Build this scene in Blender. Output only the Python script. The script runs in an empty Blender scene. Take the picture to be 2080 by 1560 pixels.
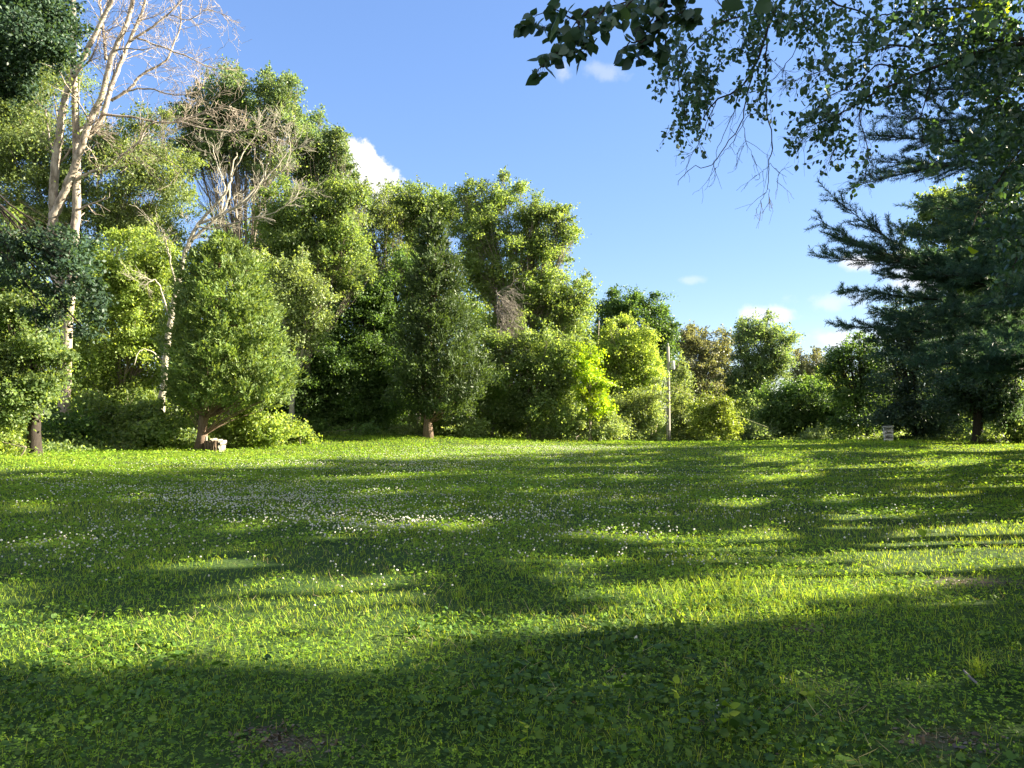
import bpy, math, random
import numpy as np

# ------------------------------------------------------------------ camera, world, sun, exposure
SC = bpy.context.scene
COL = SC.collection
F = 1563.0                                   # focal length in photo pixels (photo 2080 x 1560)
CAM = np.array([0.0, 0.0, 1.6])
PITCH = math.atan((855 - 780) / F)
cd = bpy.data.cameras.new("camera")
cd.sensor_width = 36.0
cd.lens = 36.0 * F / 2080.0
cd.clip_start = 0.05
cd.clip_end = 3000.0
cam = bpy.data.objects.new("camera", cd)
COL.objects.link(cam)
cam.location = CAM
cam.rotation_euler = (math.pi / 2 + PITCH, 0, 0)
SC.camera = cam

SUN_AZ = math.radians(81)                    # clockwise from the view direction (+Y) towards +X
SUN_EL = math.radians(23.5)
SUN = np.array([math.sin(SUN_AZ) * math.cos(SUN_EL), math.cos(SUN_AZ) * math.cos(SUN_EL), math.sin(SUN_EL)])

SC.view_settings.view_transform = 'Standard'
SC.view_settings.look = 'None'
SC.view_settings.gamma = 1.0
SC.view_settings.use_curve_mapping = False
SC.view_settings.exposure = 2.65

sl = bpy.data.lights.new("sun", 'SUN')
sl.energy = 5.0
sl.angle = math.radians(0.5)
sl.color = (1.0, 0.90, 0.68)
so = bpy.data.objects.new("sun", sl)
COL.objects.link(so)
so.location = (60, 15, 30)
from mathutils import Vector, Matrix
so.rotation_euler = Vector(-SUN).to_track_quat('-Z', 'Y').to_euler()

def ray(px, py):
    """unit direction through a photo pixel"""
    c, s = math.cos(PITCH), math.sin(PITCH)
    u = (px - 1040) / F
    v = (780 - py) / F
    d = np.array([u, c - s * v, s + c * v])
    return d / np.linalg.norm(d)

W = bpy.data.worlds.new("World")
SC.world = W
W.use_nodes = True
def build_world():
    nt = W.node_tree
    nt.nodes.clear()
    N = nt.nodes.new
    L = nt.links.new
    out = N('ShaderNodeOutputWorld')
    bg = N('ShaderNodeBackground')
    bg.inputs[1].default_value = 0.05
    sky = N('ShaderNodeTexSky')
    sky.sky_type = 'NISHITA'
    sky.sun_disc = False
    sky.sun_elevation = SUN_EL
    sky.sun_rotation = SUN_AZ
    sky.altitude = 200
    sky.air_density = 1.0
    sky.dust_density = 0.3
    sky.ozone_density = 2.5
    hsv = N('ShaderNodeHueSaturation')
    hsv.inputs['Saturation'].default_value = 1.06
    hsv.inputs['Value'].default_value = 1.15
    L(sky.outputs[0], hsv.inputs['Color'])
    tc = N('ShaderNodeTexCoord')
    noise = N('ShaderNodeTexNoise')
    noise.inputs['Scale'].default_value = 22
    noise.inputs['Detail'].default_value = 7
    noise.inputs['Roughness'].default_value = 0.6
    L(tc.outputs['Generated'], noise.inputs['Vector'])
    def vm(op, a, b):
        n = N('ShaderNodeVectorMath'); n.operation = op
        if hasattr(a, 'is_output'): L(a, n.inputs[0])
        else: n.inputs[0].default_value = a
        if hasattr(b, 'is_output'): L(b, n.inputs[1])
        else: n.inputs[1].default_value = b
        return n.outputs['Value'] if op == 'DOT_PRODUCT' else n.outputs[0]
    def mt(op, a, b):
        n = N('ShaderNodeMath'); n.operation = op
        for i, q in enumerate((a, b)):
            if hasattr(q, 'is_output'): L(q, n.inputs[i])
            else: n.inputs[i].default_value = q
        return n.outputs[0]
    # soften the bright band along the horizon
    sep = N('ShaderNodeSeparateColor'); sep.mode = 'HSV'; L(hsv.outputs[0], sep.inputs[0])
    den = mt('ADD', mt('MULTIPLY', sep.outputs[2], 0.14), 0.66)
    sc_ = N('ShaderNodeVectorMath'); sc_.operation = 'SCALE'
    L(hsv.outputs[0], sc_.inputs[0]); L(mt('DIVIDE', 1.0, den), sc_.inputs['Scale'])
    tint = N('ShaderNodeMix'); tint.data_type = 'RGBA'; tint.blend_type = 'MULTIPLY'; tint.inputs[0].default_value = 1
    L(sc_.outputs[0], tint.inputs[6]); tint.inputs[7].default_value = (.97, .93, 1.03, 1)
    col = tint.outputs[2]
    # (px, py, half width px, half height px, noise amount, density, tilt)
    clouds = [(722, 350, 95, 62, 0.9, 1.0, 0.62), (1572, 640, 52, 15, 1.7, 0.8, 0.05), (1745, 535, 30, 14, 1.3, 0.9, 0.2),
              (1750, 690, 80, 24, 1.5, 0.6, 0), (1690, 612, 60, 18, 1.6, 0.4, 0), (1145, 140, 18, 20, 1.8, 0.35, 0.3),
              (1215, 140, 46, 18, 1.8, 0.28, 0.3), (1400, 568, 26, 9, 1.5, 0.3, 0),
              (1690, 685, 50, 18, 1.6, 0.45, 0), (1880, 560, 60, 40, 1.0, 0.8, 0), (560, 300, 70, 40, 1.2, 0.8, 0.3)]
    for (px, py, a, b, na, dens, tilt) in clouds:
        c = ray(px, py)
        right = np.cross(c, [0, 0, 1.0]); right /= np.linalg.norm(right)
        up = np.cross(right, c)
        r2 = right * math.cos(tilt) - up * math.sin(tilt)
        u2 = up * math.cos(tilt) + right * math.sin(tilt)
        dx = vm('DOT_PRODUCT', tc.outputs['Generated'], tuple(r2 * F / a))
        dy = vm('DOT_PRODUCT', tc.outputs['Generated'], tuple(u2 * F / b))
        fwd = vm('DOT_PRODUCT', tc.outputs['Generated'], tuple(c))
        rr = mt('SQRT', mt('ADD', mt('MULTIPLY', dx, dx), mt('MULTIPLY', dy, dy)), 0)
        rr = mt('ADD', rr, mt('MULTIPLY', mt('SUBTRACT', noise.outputs[0], 0.5), na * 2.2))
        mr = N('ShaderNodeMapRange')
        mr.interpolation_type = 'SMOOTHSTEP'
        mr.inputs['From Min'].default_value = 1.08 if dens == 1.0 else 1.3
        mr.inputs['From Max'].default_value = 0.86 if dens == 1.0 else 0.2
        mr.inputs['To Min'].default_value = 0
        mr.inputs['To Max'].default_value = dens
        L(rr, mr.inputs['Value'])
        m = mt('MULTIPLY', mr.outputs[0], mt('GREATER_THAN', fwd, 0.0))
        mx = N('ShaderNodeMix'); mx.data_type = 'RGBA'
        L(m, mx.inputs[0]); L(col, mx.inputs[6])
        mx.inputs[7].default_value = (3.9, 3.85, 3.9, 1)
        col = mx.outputs[2]
    # unseen bright cumulus added behind the camera to lift light in the shade
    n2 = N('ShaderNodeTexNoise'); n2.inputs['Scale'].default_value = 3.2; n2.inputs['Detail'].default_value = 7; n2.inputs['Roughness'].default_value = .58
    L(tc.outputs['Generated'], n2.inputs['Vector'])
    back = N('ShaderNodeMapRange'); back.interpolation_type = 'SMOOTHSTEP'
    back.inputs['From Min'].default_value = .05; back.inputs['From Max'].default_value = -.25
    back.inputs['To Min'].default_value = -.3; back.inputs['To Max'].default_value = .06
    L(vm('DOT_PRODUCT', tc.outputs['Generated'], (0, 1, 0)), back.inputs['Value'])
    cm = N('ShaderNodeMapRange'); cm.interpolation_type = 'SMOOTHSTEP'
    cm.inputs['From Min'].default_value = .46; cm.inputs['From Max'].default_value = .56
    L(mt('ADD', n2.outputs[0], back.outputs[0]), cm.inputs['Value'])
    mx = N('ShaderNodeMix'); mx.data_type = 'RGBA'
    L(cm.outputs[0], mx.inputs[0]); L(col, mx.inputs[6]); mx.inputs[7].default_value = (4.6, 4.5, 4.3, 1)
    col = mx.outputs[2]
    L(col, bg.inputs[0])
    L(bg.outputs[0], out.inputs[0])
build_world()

# ------------------------------------------------------------------ helpers
def unit(v):
    v = np.asarray(v, float)
    return v / np.maximum(np.linalg.norm(v, axis=-1, keepdims=True), 1e-9)

def at(px, py, D):
    d = ray(px, py)
    return CAM + d * (D / d[1])

def proj(P):
    q = P - CAM
    c, s = math.cos(PITCH), math.sin(PITCH)
    z = np.maximum(q[:, 1] * c + q[:, 2] * s, 1e-3)
    y = -q[:, 1] * s + q[:, 2] * c
    return 1040 + F * q[:, 0] / z, 780 - F * y / z

# ground heights: smooth interpolation through points read from the lawn's edge
_cp = []
for (px, py, D) in [(0, 930, 25), (410, 915, 33), (640, 894, 40), (870, 890, 42), (1090, 893, 48), (1357, 903, 55),
                    (1600, 898, 45), (1803, 897, 42), (2080, 905, 35), (1040, 948, 26), (1040, 915, 37), (400, 965, 22), (1500, 925, 30), (1900, 950, 24)]:
    p = at(px, py, D)
    _cp.append((p[0], p[1], p[2]))
_cp += [(0, 0, 0), (-3, 6, 0), (3, 6, 0), (0, 3, 0), (-6, 10, 0), (7, 10, 0.0), (0, 12, .02), (-20, 8, .1), (20, 8, .1), (-50, 50, .5), (60, 50, .3),
        (0, 90, -.5), (-60, 110, 0), (60, 110, 0), (0, 200, 0), (-150, 100, 0), (150, 100, 0), (0, -60, 0), (-80, 0, 0), (80, 0, 0)]
_cp = np.array(_cp)
def _phi(r): return np.sqrt(r * r + 9.0)
_A = _phi(np.linalg.norm(_cp[:, None, :2] - _cp[None, :, :2], axis=2))
_w = np.linalg.solve(_A + np.eye(len(_cp)) * 0.02, _cp[:, 2] - 0.1)
def gz(x, y):
    x = np.atleast_1d(np.asarray(x, float)); y = np.atleast_1d(np.asarray(y, float))
    out = np.zeros_like(x)
    for i in range(len(_cp)):
        out += _w[i] * _phi(np.hypot(x - _cp[i, 0], y - _cp[i, 1]))
    far = np.clip((np.hypot(x, y) - 90) / 60, 0, 1)
    return (out + 0.1) * (1 - far)
def gz1(x, y): return float(gz(x, y)[0])
def base_at(px, D):
    x = (px - 1040) / F * D
    return np.array([x, D, gz1(x, D)])

_ng = np.random.default_rng(5).random((64, 64))
def vnoise(x, y, s):
    x = np.asarray(x) * s + 100; y = np.asarray(y) * s + 100
    xi = np.floor(x).astype(int); yi = np.floor(y).astype(int)
    fx = x - xi; fy = y - yi
    fx = fx * fx * (3 - 2 * fx); fy = fy * fy * (3 - 2 * fy)
    g = lambda a, b: _ng[a % 64, b % 64]
    return (g(xi, yi) * (1 - fx) + g(xi + 1, yi) * fx) * (1 - fy) + (g(xi, yi + 1) * (1 - fx) + g(xi + 1, yi + 1) * fx) * fy

class Geo:
    """collects vertices and faces; build() links them as ONE mesh object"""
    def __init__(self):
        self.V = []; self.I = []; self.C = []; self.n = 0
    def add(self, V, faces):
        V = np.asarray(V, float)
        for f in faces:
            self.I.append(np.asarray(f, np.int64) + self.n); self.C.append(np.array([len(f)]))
        self.V.append(V); self.n += len(V)
    def add_arr(self, V, Fa):
        Fa = np.asarray(Fa, np.int64)
        self.V.append(np.asarray(V, float)); self.I.append((Fa + self.n).ravel())
        self.C.append(np.full(len(Fa), Fa.shape[1])); self.n += len(V)
    def inst(self, tv, faces, M, T):
        tv = np.asarray(tv, float); N = len(T); k = len(tv)
        if N == 0: return
        V = (np.einsum('nij,kj->nki', M, tv) + T[:, None, :]).reshape(-1, 3)
        off = (np.arange(N) * k)[:, None]
        for f in faces:
            Fa = np.asarray(f, np.int64)[None, :] + off + self.n
            self.I.append(Fa.ravel()); self.C.append(np.full(N, len(f)))
        self.V.append(V); self.n += len(V)
    def tube(self, P, R, sides=5, cap=True):
        P = np.asarray(P, float); n = len(P)
        R = np.broadcast_to(np.asarray(R, float), (n,))
        t = np.gradient(P, axis=0); t = unit(t)
        ref = np.array([0.31, 0.87, 0.38])
        a = unit(np.cross(t, ref)); b = np.cross(t, a)
        an = np.arange(sides) * 2 * math.pi / sides
        V = P[:, None, :] + R[:, None, None] * (a[:, None, :] * np.cos(an)[None, :, None] + b[:, None, :] * np.sin(an)[None, :, None])
        V = V.reshape(-1, 3)
        i = np.arange(n - 1)[:, None] * sides; j = np.arange(sides)[None, :]; k = (j + 1) % sides
        Fa = np.stack([i + j, i + k, i + sides + k, i + sides + j], -1).reshape(-1, 4)
        self.add_arr(V, Fa)
        if cap:
            self.I.append(np.arange(sides)[::-1] + self.n - n * sides); self.C.append(np.array([sides]))
            self.I.append(np.arange(sides) + self.n - sides); self.C.append(np.array([sides]))
    def box(self, c, s, rot=0.0, bev=0.0, tilt=None):
        c = np.asarray(c, float); h = np.asarray(s, float) / 2
        b = min(bev, min(h) * .4)
        if b <= 0:
            V = np.array([[x, y, z] for x in (-1, 1) for y in (-1, 1) for z in (-1, 1)]) * h
            Fs = [(0, 1, 3, 2), (4, 6, 7, 5), (0, 4, 5, 1), (2, 3, 7, 6), (0, 2, 6, 4), (1, 5, 7, 3)]
        else:
            V = []; idx = {}
            for x in (-1, 1):
                for y in (-1, 1):
                    for z in (-1, 1):
                        for ax in range(3):
                            v = np.array([x, y, z]) * h - b * np.array([x, y, z])
                            v[ax] = (x, y, z)[ax] * h[ax]
                            idx[(x, y, z, ax)] = len(V); V.append(v)
            Fs = []
            for ax in range(3):
                o = [q for q in range(3) if q != ax]
                for s_ in (-1, 1):
                    f = []
                    for (p, q) in ((-1, -1), (1, -1), (1, 1), (-1, 1)):
                        k = [0, 0, 0]; k[ax] = s_; k[o[0]] = p; k[o[1]] = q
                        f.append(idx[(*k, ax)])
                    Fs.append(f)
                for p in (-1, 1):
                    for q in (-1, 1):
                        k1 = [0, 0, 0]; k1[ax] = -1; k1[o[0]] = p; k1[o[1]] = q
                        k2 = list(k1); k2[ax] = 1
                        Fs.append([idx[(*k1, o[0])], idx[(*k2, o[0])], idx[(*k2, o[1])], idx[(*k1, o[1])]])
            for x in (-1, 1):
                for y in (-1, 1):
                    for z in (-1, 1):
                        Fs.append([idx[(x, y, z, 0)], idx[(x, y, z, 1)], idx[(x, y, z, 2)]])
            V = np.array(V)
        if tilt is not None: V = V @ np.array(Matrix.Rotation(tilt, 3, 'Y')).T
        V = V @ np.array(Matrix.Rotation(rot, 3, 'Z')).T
        self.add(V + c, Fs)
    def build(self, name, mat, parent=None, origin=None, smooth=False):
        m = bpy.data.meshes.new(name)
        o = np.zeros(3) if origin is None else np.asarray(origin)
        if self.n:
            V = np.concatenate(self.V) - o
            I = np.concatenate(self.I); C = np.concatenate(self.C)
            m.vertices.add(len(V)); m.vertices.foreach_set('co', V.astype(np.float32).ravel())
            m.loops.add(len(I)); m.loops.foreach_set('vertex_index', I.astype(np.int32))
            m.polygons.add(len(C))
            st = np.concatenate([[0], np.cumsum(C)[:-1]])
            m.polygons.foreach_set('loop_start', st.astype(np.int32))
            if smooth: m.polygons.foreach_set('use_smooth', np.ones(len(C), bool))
            m.update(calc_edges=True)
        m.materials.append(mat)
        ob = bpy.data.objects.new(name, m)
        COL.objects.link(ob)
        if parent is not None: ob.parent = parent
        elif origin is not None: ob.location = o
        return ob

def tag(o, label=None, cat=None, group=None, kind=None):
    if label: o['label'] = label
    if cat: o['category'] = cat
    if group: o['group'] = group
    if kind: o['kind'] = kind
    return o
def thing(name, label, cat, loc, group=None):
    o = bpy.data.objects.new(name, None)
    o.empty_display_size = 0.2
    COL.objects.link(o); o.location = loc
    return tag(o, label, cat, group)

# ------------------------------------------------------------------ materials
MATS = {}
def nodes(name):
    m = bpy.data.materials.new(name); m.use_nodes = True
    nt = m.node_tree; nt.nodes.clear()
    return m, nt, nt.nodes.new, nt.links.new
def ramp(N, stops):
    r = N('ShaderNodeValToRGB')
    e = r.color_ramp.elements
    e[0].position, e[0].color = stops[0][0], (*stops[0][1], 1)
    e[1].position, e[1].color = stops[-1][0], (*stops[-1][1], 1)
    for p, c in stops[1:-1]:
        q = e.new(p); q.color = (*c, 1)
    return r
def leaf_mat(name, c1, c2, c3=None, trans=0.38, rough=0.48, spec=0.35, tw=(1.25, 1.15, 0.45), nscale=0.5, nval=0.35):
    m, nt, N, L = nodes(name)
    out = N('ShaderNodeOutputMaterial')
    g = N('ShaderNodeNewGeometry')
    r = ramp(N, [(0.0, c1), (0.55, c2), (1.0, c3 or tuple(min(1, x * 1.35) for x in c2))])
    L(g.outputs['Random Per Island'], r.inputs[0])
    tc = N('ShaderNodeTexCoord')
    no = N('ShaderNodeTexNoise'); no.inputs['Scale'].default_value = nscale; no.inputs['Detail'].default_value = 3
    L(tc.outputs['Object'], no.inputs['Vector'])
    mr = N('ShaderNodeMapRange'); mr.inputs['From Min'].default_value = .3; mr.inputs['From Max'].default_value = .7
    mr.inputs['To Min'].default_value = 1 - nval; mr.inputs['To Max'].default_value = 1 + nval
    L(no.outputs[0], mr.inputs['Value'])
    hv = N('ShaderNodeHueSaturation'); L(r.outputs[0], hv.inputs['Color']); L(mr.outputs[0], hv.inputs['Value'])
    p = N('ShaderNodeBsdfPrincipled'); p.inputs['Roughness'].default_value = rough; p.inputs['Specular IOR Level'].default_value = spec
    L(hv.outputs[0], p.inputs['Base Color'])
    t = N('ShaderNodeBsdfTranslucent')
    mu = N('ShaderNodeMix'); mu.data_type = 'RGBA'; mu.blend_type = 'MULTIPLY'; mu.inputs[0].default_value = 1
    L(hv.outputs[0], mu.inputs[6]); mu.inputs[7].default_value = (*[x * 1.35 for x in tw], 1)
    L(mu.outputs[2], t.inputs[0])
    mx = N('ShaderNodeMixShader'); mx.inputs[0].default_value = trans
    L(p.outputs[0], mx.inputs[1]); L(t.outputs[0], mx.inputs[2]); L(mx.outputs[0], out.inputs[0])
    MATS[name] = m
    return m
def surf_mat(name, stops, scale=6, rough=.85, spec=.2, stretch=(1, 1, 1), bump=.3, bscale=30, metal=0.0, detail=6):
    m, nt, N, L = nodes(name)
    out = N('ShaderNodeOutputMaterial')
    tc = N('ShaderNodeTexCoord'); mp = N('ShaderNodeMapping'); mp.inputs['Scale'].default_value = stretch
    L(tc.outputs['Object'], mp.inputs[0])
    no = N('ShaderNodeTexNoise'); no.inputs['Scale'].default_value = scale; no.inputs['Detail'].default_value = detail; no.inputs['Roughness'].default_value = .65
    L(mp.outputs[0], no.inputs['Vector'])
    r = ramp(N, stops); L(no.outputs[0], r.inputs[0])
    p = N('ShaderNodeBsdfPrincipled'); p.inputs['Roughness'].default_value = rough; p.inputs['Specular IOR Level'].default_value = spec
    p.inputs['Metallic'].default_value = metal
    L(r.outputs[0], p.inputs['Base Color'])
    n2 = N('ShaderNodeTexNoise'); n2.inputs['Scale'].default_value = bscale; n2.inputs['Detail'].default_value = 5
    L(mp.outputs[0], n2.inputs['Vector'])
    b = N('ShaderNodeBump'); b.inputs['Strength'].default_value = bump; b.inputs['Distance'].default_value = .02
    L(n2.outputs[0], b.inputs['Height']); L(b.outputs[0], p.inputs['Normal'])
    L(p.outputs[0], out.inputs[0])
    MATS[name] = m
    return m

LM = leaf_mat
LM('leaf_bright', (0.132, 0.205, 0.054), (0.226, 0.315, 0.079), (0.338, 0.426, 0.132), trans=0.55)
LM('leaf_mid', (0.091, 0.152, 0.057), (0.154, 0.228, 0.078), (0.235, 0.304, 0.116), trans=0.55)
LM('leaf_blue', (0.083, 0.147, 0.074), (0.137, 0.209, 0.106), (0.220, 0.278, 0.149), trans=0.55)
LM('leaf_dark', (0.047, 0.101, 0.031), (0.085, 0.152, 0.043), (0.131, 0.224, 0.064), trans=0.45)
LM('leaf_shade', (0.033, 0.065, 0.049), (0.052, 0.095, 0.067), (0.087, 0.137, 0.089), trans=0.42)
LM('leaf_oak_shaded', (0.026, 0.054, 0.036), (0.041, 0.080, 0.049), (0.068, 0.115, 0.066), trans=0.35)  # the oak's shade is put into a darker, bluer leaf colour
LM('leaf_olive', (0.106, 0.158, 0.056), (0.163, 0.221, 0.083), (0.225, 0.284, 0.117), trans=0.5)
LM('leaf_brown', (.12, .145, .08), (.175, .19, .11), (.24, .24, .15), trans=.4)
LM('leaf_grey', (0.137, 0.194, 0.078), (0.205, 0.276, 0.111), (0.287, 0.359, 0.156), trans=0.42)
LM('leaf_yellow', (0.176, 0.310, 0.020), (0.273, 0.410, 0.024), (0.396, 0.490, 0.030), trans=.45, nval=.5)
LM('leaf_lime', (0.130, 0.189, 0.040), (0.200, 0.270, 0.056), (0.280, 0.342, 0.080), trans=.42)
LM('leaf_cedar', (0.087, 0.155, 0.046), (0.146, 0.216, 0.062), (0.215, 0.285, 0.088), trans=0.35, rough=.55)
LM('leaf_juniper', (0.035, 0.065, 0.023), (0.059, 0.097, 0.033), (0.085, 0.131, 0.046), trans=0.3, rough=.55)
LM('leaf_pine', (0.038, 0.084, 0.065), (0.058, 0.120, 0.088), (0.086, 0.161, 0.112), trans=0.3, rough=.5)
LM('leaf_near', (0.033, 0.074, 0.047), (0.051, 0.100, 0.060), (0.077, 0.141, 0.074), trans=.34, spec=.45, rough=.4, tw=(1.2, 1.2, .35), nval=.15)
LM('leaf_large', (0.035, 0.072, 0.055), (0.049, 0.097, 0.065), (0.074, 0.118, 0.077), trans=.28, spec=.4, rough=.42, nval=.15)
LM('leaf_sun_tint', (.16, .24, .02), (.22, .30, .02), (.30, .36, .03), trans=.6)  # sun shining through the corner leaves, put into a yellower colour
LM('lawn_clover', (0.115, 0.217, 0.024), (0.177, 0.308, 0.036), (0.277, 0.412, 0.049), trans=0.42, nscale=.55, nval=.22, spec=0.12, rough=0.6)
LM('lawn_grass', (0.163, 0.258, 0.028), (0.262, 0.369, 0.040), (0.413, 0.468, 0.076), trans=0.42, nscale=.4, nval=.22, spec=0.12, rough=0.6)
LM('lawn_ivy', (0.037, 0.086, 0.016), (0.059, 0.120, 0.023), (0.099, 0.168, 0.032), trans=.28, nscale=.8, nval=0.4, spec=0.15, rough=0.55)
LM('straw', (.30, .25, .12), (.38, .31, .16), (.45, .4, .22), trans=.2)
LM('straw_dark', (.05, .035, .022), (.12, .09, .06), (.26, .21, .14), trans=.1)
LM('petal', (.50, .47, .36), (.70, .70, .64), (.8, .8, .76), trans=.3, tw=(.8, .8, .7))
S_ = surf_mat
S_('bark_brown', [(.3, (.05, .038, .028)), (.55, (.11, .085, .06)), (.75, (.18, .145, .11))], 5, stretch=(4, 4, .7), bump=.8)
S_('bark_dark', [(.3, (.02, .016, .013)), (.6, (.045, .036, .03)), (.8, (.08, .065, .055))], 6, stretch=(4, 4, .8), bump=.6)
S_('bark_grey', [(.3, (.12, .10, .08)), (.55, (.24, .20, .165)), (.75, (.36, .31, .26))], 5, stretch=(3, 3, .6), bump=.5)
S_('bark_pale', [(.30, (.10, .08, .062)), (.44, (.25, .205, .165)), (.56, (.38, .32, .27)), (.72, (.49, .42, .36))], 3.2, stretch=(2, 2, .8), bump=.6, bscale=14)
S_('bark_bleached', [(.3, (.22, .20, .16)), (.55, (.36, .33, .27)), (.8, (.48, .45, .38))], 5, stretch=(2, 2, .7), bump=.3)
S_('bark_cedar', [(.3, (.09, .06, .045)), (.55, (.19, .135, .10)), (.8, (.30, .225, .17))], 6, stretch=(6, 6, .5), bump=.9)
S_('pole_wood', [(.3, (.22, .20, .18)), (.55, (.34, .32, .29)), (.8, (.44, .42, .38))], 5, stretch=(10, 10, .35), bump=.4)
S_('galvanized', [(.3, (.48, .49, .50)), (.7, (.62, .63, .64))], 4, rough=.45, spec=.5, bump=.05)
S_('porcelain', [(.3, (.42, .42, .42)), (.7, (.6, .6, .6))], 8, rough=.25, spec=.5, bump=0)
S_('wire_metal', [(.3, (.45, .45, .42)), (.7, (.6, .6, .55))], 4, rough=.5, spec=.5, bump=0)
S_('guard_plastic', [(.3, (.55, .52, .34)), (.7, (.68, .64, .44))], 3, rough=.5, bump=.05)
S_('cable_yellow', [(.3, (.62, .58, .25)), (.7, (.72, .68, .32))], 3, rough=.5, bump=0)
S_('hive_paint', [(.28, (.36, .35, .32)), (.45, (.62, .61, .58)), (.75, (.75, .75, .73))], 7, stretch=(1, 1, 2.5), rough=.6, bump=.3)
S_('hive_lid_metal', [(.3, (.30, .30, .29)), (.7, (.52, .52, .50))], 9, rough=.5, spec=.5, bump=.1)
S_('dark_gap', [(.3, (.008, .007, .006)), (.7, (.02, .018, .016))], 8, bump=0)
S_('crate_wood', [(.3, (.075, .05, .035)), (.55, (.14, .10, .07)), (.8, (.21, .16, .12))], 5, stretch=(8, 8, 1.0), bump=.6)
S_('limestone', [(.3, (.20, .18, .145)), (.55, (.30, .27, .22)), (.8, (.38, .35, .29))], 8, bump=.6)
S_('twig', [(.3, (.13, .115, .10)), (.7, (.25, .225, .195))], 8, stretch=(1, 1, 6), bump=.4)

def ground_mat():
    m, nt, N, L = nodes('ground_soil')
    out = N('ShaderNodeOutputMaterial'); p = N('ShaderNodeBsdfPrincipled')
    p.inputs['Roughness'].default_value = .95; p.inputs['Specular IOR Level'].default_value = .1
    tc = N('ShaderNodeTexCoord')
    n1 = N('ShaderNodeTexNoise'); n1.inputs['Scale'].default_value = .7; n1.inputs['Detail'].default_value = 8
    n2 = N('ShaderNodeTexNoise'); n2.inputs['Scale'].default_value = 24; n2.inputs['Detail'].default_value = 8
    L(tc.outputs['Object'], n1.inputs['Vector']); L(tc.outputs['Object'], n2.inputs['Vector'])
    r1 = ramp(N, [(.35, (.024, .05, .012)), (.55, (.04, .075, .018)), (.72, (.06, .085, .026))])
    r2 = ramp(N, [(.3, (.07, .055, .04)), (.55, (.14, .115, .085)), (.8, (.24, .20, .155))])
    L(n1.outputs[0], r1.inputs[0]); L(n2.outputs[0], r2.inputs[0])
    at_ = N('ShaderNodeAttribute'); at_.attribute_name = 'bare'
    mx = N('ShaderNodeMix'); mx.data_type = 'RGBA'
    L(at_.outputs['Fac'], mx.inputs[0]); L(r1.outputs[0], mx.inputs[6]); L(r2.outputs[0], mx.inputs[7])
    L(mx.outputs[2], p.inputs['Base Color'])
    b = N('ShaderNodeBump'); b.inputs['Strength'].default_value = .7; b.inputs['Distance'].default_value = .03
    L(n2.outputs[0], b.inputs['Height']); L(b.outputs[0], p.inputs['Normal'])
    L(p.outputs[0], out.inputs[0])
    return m

# ------------------------------------------------------------------ ground
# bare soil: (photo px, py, radius m, stretch x)
_bare = []
def ground_point(px, py, guess=None):
    """where the line of sight through a photo pixel meets the ground"""
    d = ray(px, py); lo = None
    for D in np.arange(2.0, 90, 0.05):
        q = CAM + d * (D / d[1])
        if q[2] < gz1(q[0], q[1]): return q
    return CAM + d * (60 / d[1])
for (px, py, rx, ry) in [(595, 1516, .16, .10), (1940, 1512, .16, .12), (1975, 1180, .28, .16), (540, 1490, .09, .07), (1640, 1272, .12, .08)]:
    q = ground_point(px, py); _bare.append((q[0], q[1], rx, ry))
for (px, D, rx, ry) in [(1090, 47.5, 3.0, 1.6), (780, 47, 3.5, 2.5)]:
    _bare.append(((px - 1040) / F * D, D, rx, ry))
def bareness(x, y):
    b = np.zeros_like(np.asarray(x, float))
    jit = (vnoise(x, y, 5.0) - .5) * 1.3 + (vnoise(x, y, 15.0) - .5) * 1.1
    for (cx, cy, rx, ry) in _bare:
        b = np.maximum(b, np.clip(1.5 - np.hypot((x - cx) / rx, (y - cy) / ry) + jit, 0, 1))
    return b

def axis_grid(a, b, near, far):
    out = [0.0]; s = near
    while out[-1] < b: out.append(out[-1] + s); s = min(s * 1.045, far)
    neg = [0.0]; s = near
    while neg[-1] > a: neg.append(neg[-1] - s); s = min(s * 1.045, far)
    return np.array(sorted(set(neg + out)))
def build_ground():
    X = axis_grid(-700, 700, .10, 40); Y = axis_grid(-300, 1500, .10, 40)
    Y = np.array(sorted(set(list(Y[Y < 2]) + list(2 + axis_grid(0, 1500, .08, 40)))))
    gx, gy = np.meshgrid(X, Y)
    x = gx.ravel(); y = gy.ravel()
    z = gz(x, y) + ((vnoise(x, y, .9) - .5) * .05 + (vnoise(x, y, 2.3) - .5) * .03) * (np.hypot(x, y) < 80)
    V = np.stack([x, y, z], 1)
    nx, ny = len(X), len(Y)
    i = np.arange(ny - 1)[:, None] * nx; j = np.arange(nx - 1)[None, :]
    Fa = np.stack([i + j, i + j + 1, i + nx + j + 1, i + nx + j], -1).reshape(-1, 4)
    g = Geo(); g.add_arr(V, Fa)
    o = g.build('ground', ground_mat(), smooth=True)
    a = o.data.attributes.new('bare', 'FLOAT', 'POINT')
    a.data.foreach_set('value', bareness(x, y).astype(np.float32))
    o['kind'] = 'structure'
build_ground()

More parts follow.
